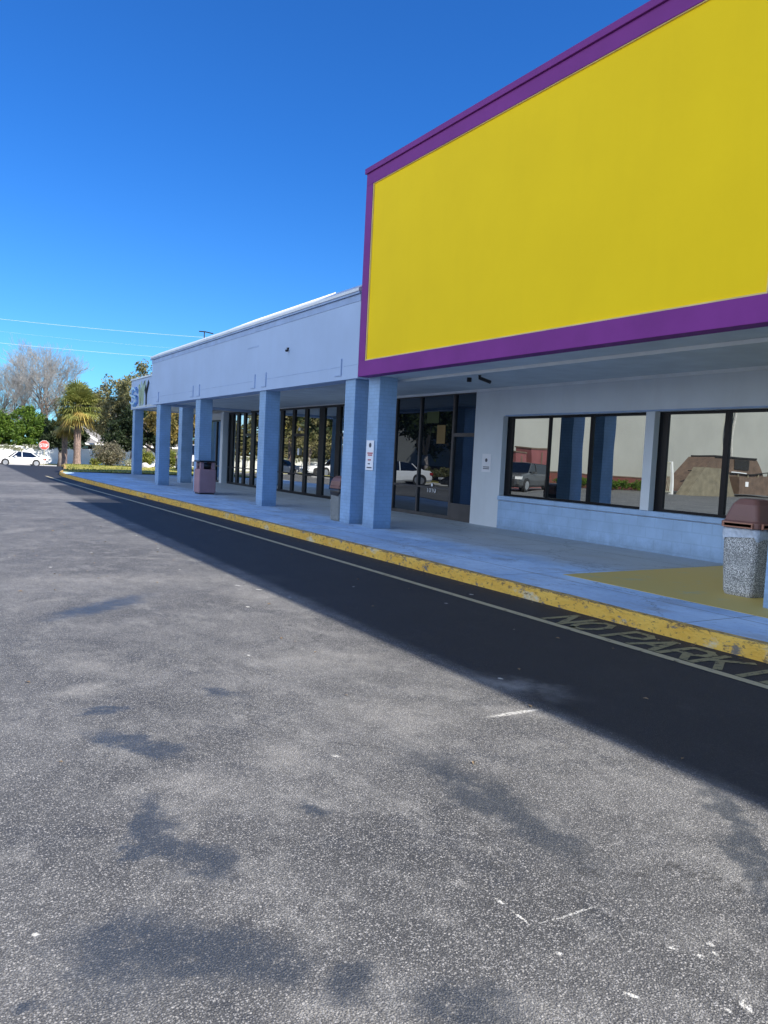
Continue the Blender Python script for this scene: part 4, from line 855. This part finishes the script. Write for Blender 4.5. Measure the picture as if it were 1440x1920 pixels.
# sabal palms
def palm(x, y, z, H, cr, label, seed, leaves=(34, 26, 16), trunk_r=.24, lean=0.0):
    q = random.Random(seed); t = thing('sabal_palm', (x, y, z), label, 'palm tree')
    zc = z+H
    mb = MB(); n = 9; mb.tube([(x+lean*(k/n)**2, y, z+(zc-z)*k/n) for k in range(n+1)], [trunk_r*(1.25 if k == 0 else 1+.05*math.sin(k*2.7)) for k in range(n+1)], 10); mb.build('trunk', M['palmbark'], t, smooth=False)
    C = Vector((x+lean, y, zc))
    def fronds(cnt, e0, e1, lmul, droop):
        mb = MB()
        for i in range(cnt):
            az = 2*math.pi*(i*.618)+q.uniform(-.2, .2); el = R(q.uniform(e0, e1)); d = Vector((math.cos(az)*math.cos(el), math.sin(az)*math.cos(el), math.sin(el)))
            pl = cr*q.uniform(.2, .6)*lmul; side = d.cross(Vector((0, 0, 1))).normalized(); hub = C+d*pl+Vector((0, 0, -.08*pl*droop))
            mb.add([C+side*.02, C-side*.02, hub-side*.015, hub+side*.015], [(0, 1, 2, 3)])
            nl = 19; up = side.cross(d).normalized()
            for k in range(nl):
                a = R(-105+210*k/(nl-1)); l = cr*.55*lmul*(.72+.28*math.cos(a))*q.uniform(.7, 1.15)
                dd = (d*math.cos(a)+side*math.sin(a)+up*.12*math.cos(a)).normalized(); ws = (side*math.cos(a)-d*math.sin(a))*.030*(cr/1.9+.3)
                m1 = hub+dd*l*.6+Vector((0, 0, -.06*l*droop)); e = hub+dd*l+Vector((0, 0, -l*(.22+.2*droop)*q.uniform(.6, 1.3)))
                mb.add([hub, m1+ws, e, m1-ws], [(0, 1, 2, 3)])
        return mb
    for nm, cnt, e0, e1, lm, dr, mt in (('green_fronds', leaves[0], -42, 88, 1.0, .4, 'palmg'), ('yellow_fronds', leaves[1], -66, -22, .98, .6, 'palmy'), ('dead_fronds', leaves[2], -85, -45, .66, .8, 'palmdead')):
        b = fronds(cnt, e0, e1, lm, dr); V = np.array([tuple(v) for v in b.v])-np.array((x, y, z)); rawmesh(nm, V, np.array(b.f), M[mt], t)
    return t
palm(11.0, 66, gz(66)+.15, 4.75, 2.15, 'sunlit sabal palm with green top and yellow lower fronds on the grass verge', 3, (120, 26, 16), .27)
palm(10.6, 69.5, gz(69)+.0, 3.6, 1.6, 'shorter shaded sabal palm just left of the tall one', 8, (18, 14, 20), .22)
palm(-9.0, 74, gz(74), 5.5, 2.1, 'sabal palm mirrored in the far end shopfront glass', 6, (34, 20, 14), .25)
# shrubs on the verge
def shrub(x, y, h, r, mt, label, seed, n=3500, size=.07, name='shrub'):
    z = gz(y)+.15; t = thing(name, (x, y, z), label, 'shrub'); q = random.Random(seed)
    crown('foliage', [(x+q.uniform(-.35, .35)*r, y+q.uniform(-.3, .3)*r, z+h*q.uniform(.35, .62), r*.75, r*.7, h*.42) for _ in range(5)], n, size, mt, t, seed, (x, y, z), shell=.3)
    mb = MB()
    for k in range(14):
        a = q.uniform(0, 6.28); mb.tube([(x+math.cos(a)*.05, y+math.sin(a)*.05, z-.05), (x+math.cos(a)*r*.5, y+math.sin(a)*r*.5, z+h*.8)], [.015, .006], 4)
    mb.build('stems', M['bark'], t); return t
shrub(12.0, 58.5, 2.0, 1.15, M['shrub'], 'large grey brown bushy shrub on the grass verge', 31, 9000)
shrub(15.0, 60.5, 1.35, .8, M['fern'], 'yellow green bush left of the farthest column', 32, 4500)
shrub(16.8, 60, 1.3, .8, M['fern'], 'yellow green bush seen just right of the farthest column', 33, 4500)
shrub(13.2, 57.2, .6, .55, M['vine'], 'low pale twiggy plant at the foot of the grey brown shrub', 34, 2200, .06, 'low_plant')
shrub(11.9, 63.5, .6, .6, M['fern'], 'small low bush behind the grey brown shrub', 35, 2000, .06, 'low_plant')
mb = MB()
for k in range(4):
    x, y, s = 13.3+k*.35, 56.6+.2*(k % 2), .16+.05*(k % 3)
    t = thing('rock', (x, y, gz(y)+.15), ('pale boulder, leftmost of the row at the shrub foot', 'pale boulder, second from left of the row at the shrub foot', 'pale boulder, third from left of the row at the shrub foot', 'pale boulder, rightmost of the row at the shrub foot')[k], 'rock', 'pale boulders on the verge')
    b = MB(); q = random.Random(k); b.loft([[(x+math.cos(2*math.pi*i/9)*r*s*q.uniform(.8, 1.15), y+math.sin(2*math.pi*i/9)*r*s*q.uniform(.8, 1.15), gz(y)+.13+z*s) for i in range(9)] for r, z in ((1.0, 0), (1.15, .5), (.9, 1.1), (.4, 1.5))]); b.build('stone', M['rock'], t)
# vines over the fence
g0 = thing('climbing_vine', (0, 99.7, zf+1.9), 'pale vine sprawling along the top of the white fence', 'vine')
crown('foliage', [(x, 99.8, zf+1.9+rnd.uniform(-.25, .12), 1.1, .3, .28) for x in np.arange(-30, 13, 1.3)], 12000, .10, M['vine'], g0, 41, (0, 99.7, zf+1.9), shell=.1)
# trunk right of the far column and mirrored planting
t = thing('pale_trunk_tree', (18.6, 70, gz(70)), 'slim pale trunk standing between the two far columns', 'tree')
mb = MB(); mb.tube([(18.6, 70, gz(70)-.1), (18.55, 70, 1.6), (18.75, 70, 3.4)], [.2, .17, .13], 8); mb.build('trunk', M['swhite'], t)
crown('crown', [(18.7, 70, 4.0, 1.3, 1.2, 1.2), (19.6, 70, 3.2, 1, 1, 1)], 4000, .13, M['yel'], t, 44, (18.6, 70, gz(70)))

# ------------------------------------------------------------------ what the glass mirrors, left of the picture
ba = thing('beige_building', (-40, 47, 0), 'large windowless beige building with brick base mirrored in the long windows', 'building')
mb = MB(); mb.box(-95, -14.2, 46, 70, 0, 10.5); mb.build('wall', M['beige'], ba)
mb = MB(); mb.box(-95.05, -14.1, 45.88, 70, -.05, 1.15); mb.build('brick_base', M['brick'], ba)
mb = MB(); mb.box(-95.1, -14.0, 45.83, 70.1, 1.15, 1.25); mb.build('ledge', M['dump'], ba)
mb = MB(); mb.box(-95.1, -14.1, 45.85, 70.1, 10.5, 10.75); mb.build('coping', M['trim'], ba)
t = thing('hedge', (-28, 44.6, 0), 'low green hedge along the brick base mirrored in the long window', 'hedge')
crown('foliage', [(x, 44.7, .45, .9, .5, .45) for x in np.arange(-34, -22, .9)], 9000, .09, M['bright'], t, 51, (-28, 44.6, 0), shell=.2)
for x, w_, h_, lab in ((-15.6, 1.1, 2.5, 'narrow red cabinet mirrored at the left of the long window'), (-17.7, 1.9, 2.9, 'wide red enclosure mirrored at the left of the long window')):
    t = thing('red_enclosure', (x, 43.5, 0), lab, 'enclosure')
    mb = MB(); mb.box(x-w_/2, x+w_/2, 42.6, 44.4, 0, h_); mb.build('shell', M['boxred'], t)
    mb = MB(); mb.box(x-w_/2-.05, x+w_/2+.05, 42.55, 44.45, h_, h_+.1); mb.build('cap', M['dump'], t)
    mb = MB(); mb.box(x-.06, x+.06, 42.57, 42.6, .2, h_-.2); mb.build('seam', M['dump'], t)
t = thing('trash_compactor', (-34, 39, 0), 'brown sloped trash compactor mirrored in the right window pane', 'compactor')
def slope(x0, x1, xt0, xt1, y0, y1, z0, z1, mt, nm):
    b = MB(); b.add([(x0, y0, z0), (x1, y0, z0), (xt1, y0, z1), (xt0, y0, z1), (x0, y1, z0), (x1, y1, z0), (xt1, y1, z1), (xt0, y1, z1)], [(0, 1, 2, 3), (5, 4, 7, 6), (0, 4, 5, 1), (3, 2, 6, 7), (0, 3, 7, 4), (1, 5, 6, 2)]); b.build(nm, mt, t)
slope(-40.5, -29, -37.5, -32.5, 38.2, 40.5, .3, 3.1, M['dump'], 'hopper'); slope(-33.0, -27.6, -31.6, -29.8, 37.0, 38.1, 0, 2.3, M['tan'], 'chute'); slope(-40, -33.5, -40, -33.5, 37.0, 38.1, .2, 1.7, M['dump'], 'container')
mb = MB(); mb.box(-34.9, -34.4, 36.96, 36.99, .9, 1.35); mb.box(-36.4, -34.0, 38.14, 38.19, 1.95, 2.1); mb.build('placard', M['paper'], t)
for k in range(7): mb = MB(); mb.box(-39.6+k*1.5, -39.48+k*1.5, 38.08, 38.19, .35, 1.95); mb.build('rib', M['tan'], t)
mb = MB(); mb.box(-37.4, -32.6, 38.1, 40.4, 3.1, 3.22); mb.box(-40.2, -29.2, 38.05, 38.19, 1.95, 2.03); mb.build('rail', M['hole'], t)
mb = MB(); mb.box(-36.6, -34.4, 38.12, 38.35, 2.3, 3.0); mb.build('opening', M['hole'], t)
for x in (-45.5, -58): mb = MB(); mb.box(x-.1, x+.1, 45.72, 45.86, 0, 10.5); mb.build('downspout', M['kerbpale'], ba)
t2 = thing('utility_cabinet', (-42.5, 44.5, 0), 'dark green cabinet mirrored right of the compactor', 'cabinet')
mb = MB(); mb.box(-43.4, -41.6, 44, 45, 0, 1.9); mb.build('body', M['cargrey'], t2, bevel=.03); mb = MB(); mb.box(-43.5, -41.5, 43.9, 45.1, 1.9, 2.0); mb.build('lid', M['dark'], t2); mb = MB(); mb.box(-42.52, -42.48, 43.98, 44.0, .1, 1.8); mb.build('door_seam', M['hole'], t2)
t = thing('gate', (-26.4, 38, 0), 'tall wire gate beside the compactor mirrored in the right window', 'gate')
for x in (-27.0, -25.2): mb = MB(); mb.box(x-.08, x+.08, 37.9, 38.1, 0, 2.5); mb.build('post', M['white'], t)
mb = MB()
for k in range(14): mb.box(-26.95+k*.125, -26.93+k*.125, 37.99, 38.01, .2, 2.4)
mb.box(-27.0, -25.2, 37.97, 38.03, 2.35, 2.42); mb.box(-27.0, -25.2, 37.97, 38.03, .15, .2); mb.build('mesh_panel', M['post'], t)
for k, (x, y, lf) in enumerate(((-8.0, 47, 'oakd'), (-12.4, 50.5, 'oakd'), (-4.4, 52, 'oakd'), (-3.6, 66, 'oak'), (-9.5, 82, 'oak'), (-16, 84, 'oak'), (-3.0, 92, 'bright'), (-22, 92, 'oak'))):
    q = random.Random(60+k)
    tree('lot_tree', x, y, [(q.uniform(-2.2, 2.2), q.uniform(-2, 2), q.uniform(4, 7.5), 2.0, 2.0, 1.7) for _ in range(7)], 9000, .2, M[lf], M['barklight'],
         ('dark leafy lot tree mirrored in the middle of the entrance glass', 'dark leafy lot tree mirrored in the right door of the entrance glass', 'dark leafy lot tree mirrored in the left pane of the entrance glass', 'olive lot tree mirrored in the wide glass shopfront', 'olive lot tree mirrored in the narrow glass shopfront', 'spreading olive tree mirrored left of the tall column', 'bright green tree mirrored high in the far end glass', 'distant olive tree mirrored in the wide glass shopfront')[k], 'tree', 60+k, .2)
tree('broadleaf_tree', -18, 106, [(-12+2.6*i, 0, 4.8+G.uniform(-.8, .8), 2.6, 2.2, 2.6) for i in range(9)]+[(-12+3*i, 0, 2.2, 2.4, 1.6, 2.0) for i in range(8)], 26000, .3, M['oak'], M['bark'], 'long olive tree mass over the fence mirrored in the narrow shopfronts', 'tree', 91, .3)
for (x0, x1, y0, y1) in ((-16, -6, 45.2, 48.8), (-7.5, -1.5, 50.6, 53.6)):
    mb = MB(); mb.box(x0, x1, y0, y1, gz(y0)-.1, gz(y0)+.14); mb.build('planting_island', M['kerbpale'], kind='structure')
    mb = MB(); mb.box(x0+.15, x1-.15, y0+.15, y1-.15, gz(y0)+.0, gz(y0)+.17); mb.build('planting_bed', M['grass'], kind='structure')
t = thing('hedge', (-11, 46.4, 0), 'clipped hedge on the planting island mirrored in the entrance door', 'hedge')
crown('foliage', [(x, 46.3, .75, .7, .5, .5) for x in np.arange(-14.5, -7, .8)], 7000, .09, M['oak'], t, 71, (-11, 46.4, 0), shell=.2)

mb = MB()
for i in range(260):
    if i < 190: y = rnd.uniform(2.5, 42); x = KX-abs(rnd.gauss(0, .10))-.02 if y < 20 else KX-.25-abs(rnd.gauss(0, .1))
    else: x, y = rnd.uniform(.4, 5.5), rnd.uniform(1.5, 18)
    a = rnd.uniform(0, 6.28); l = rnd.uniform(.012, .03); c_, s_ = math.cos(a)*l, math.sin(a)*l
    mb.add([(x-c_, y-s_, .004), (x+s_*.45, y-c_*.45, .008+rnd.uniform(0, .008)), (x+c_, y+s_, .006), (x-s_*.45, y+c_*.45, .010)], [(0, 1, 2, 3)])
mb.build('leaf_litter', M['palmdead'], kind='stuff')
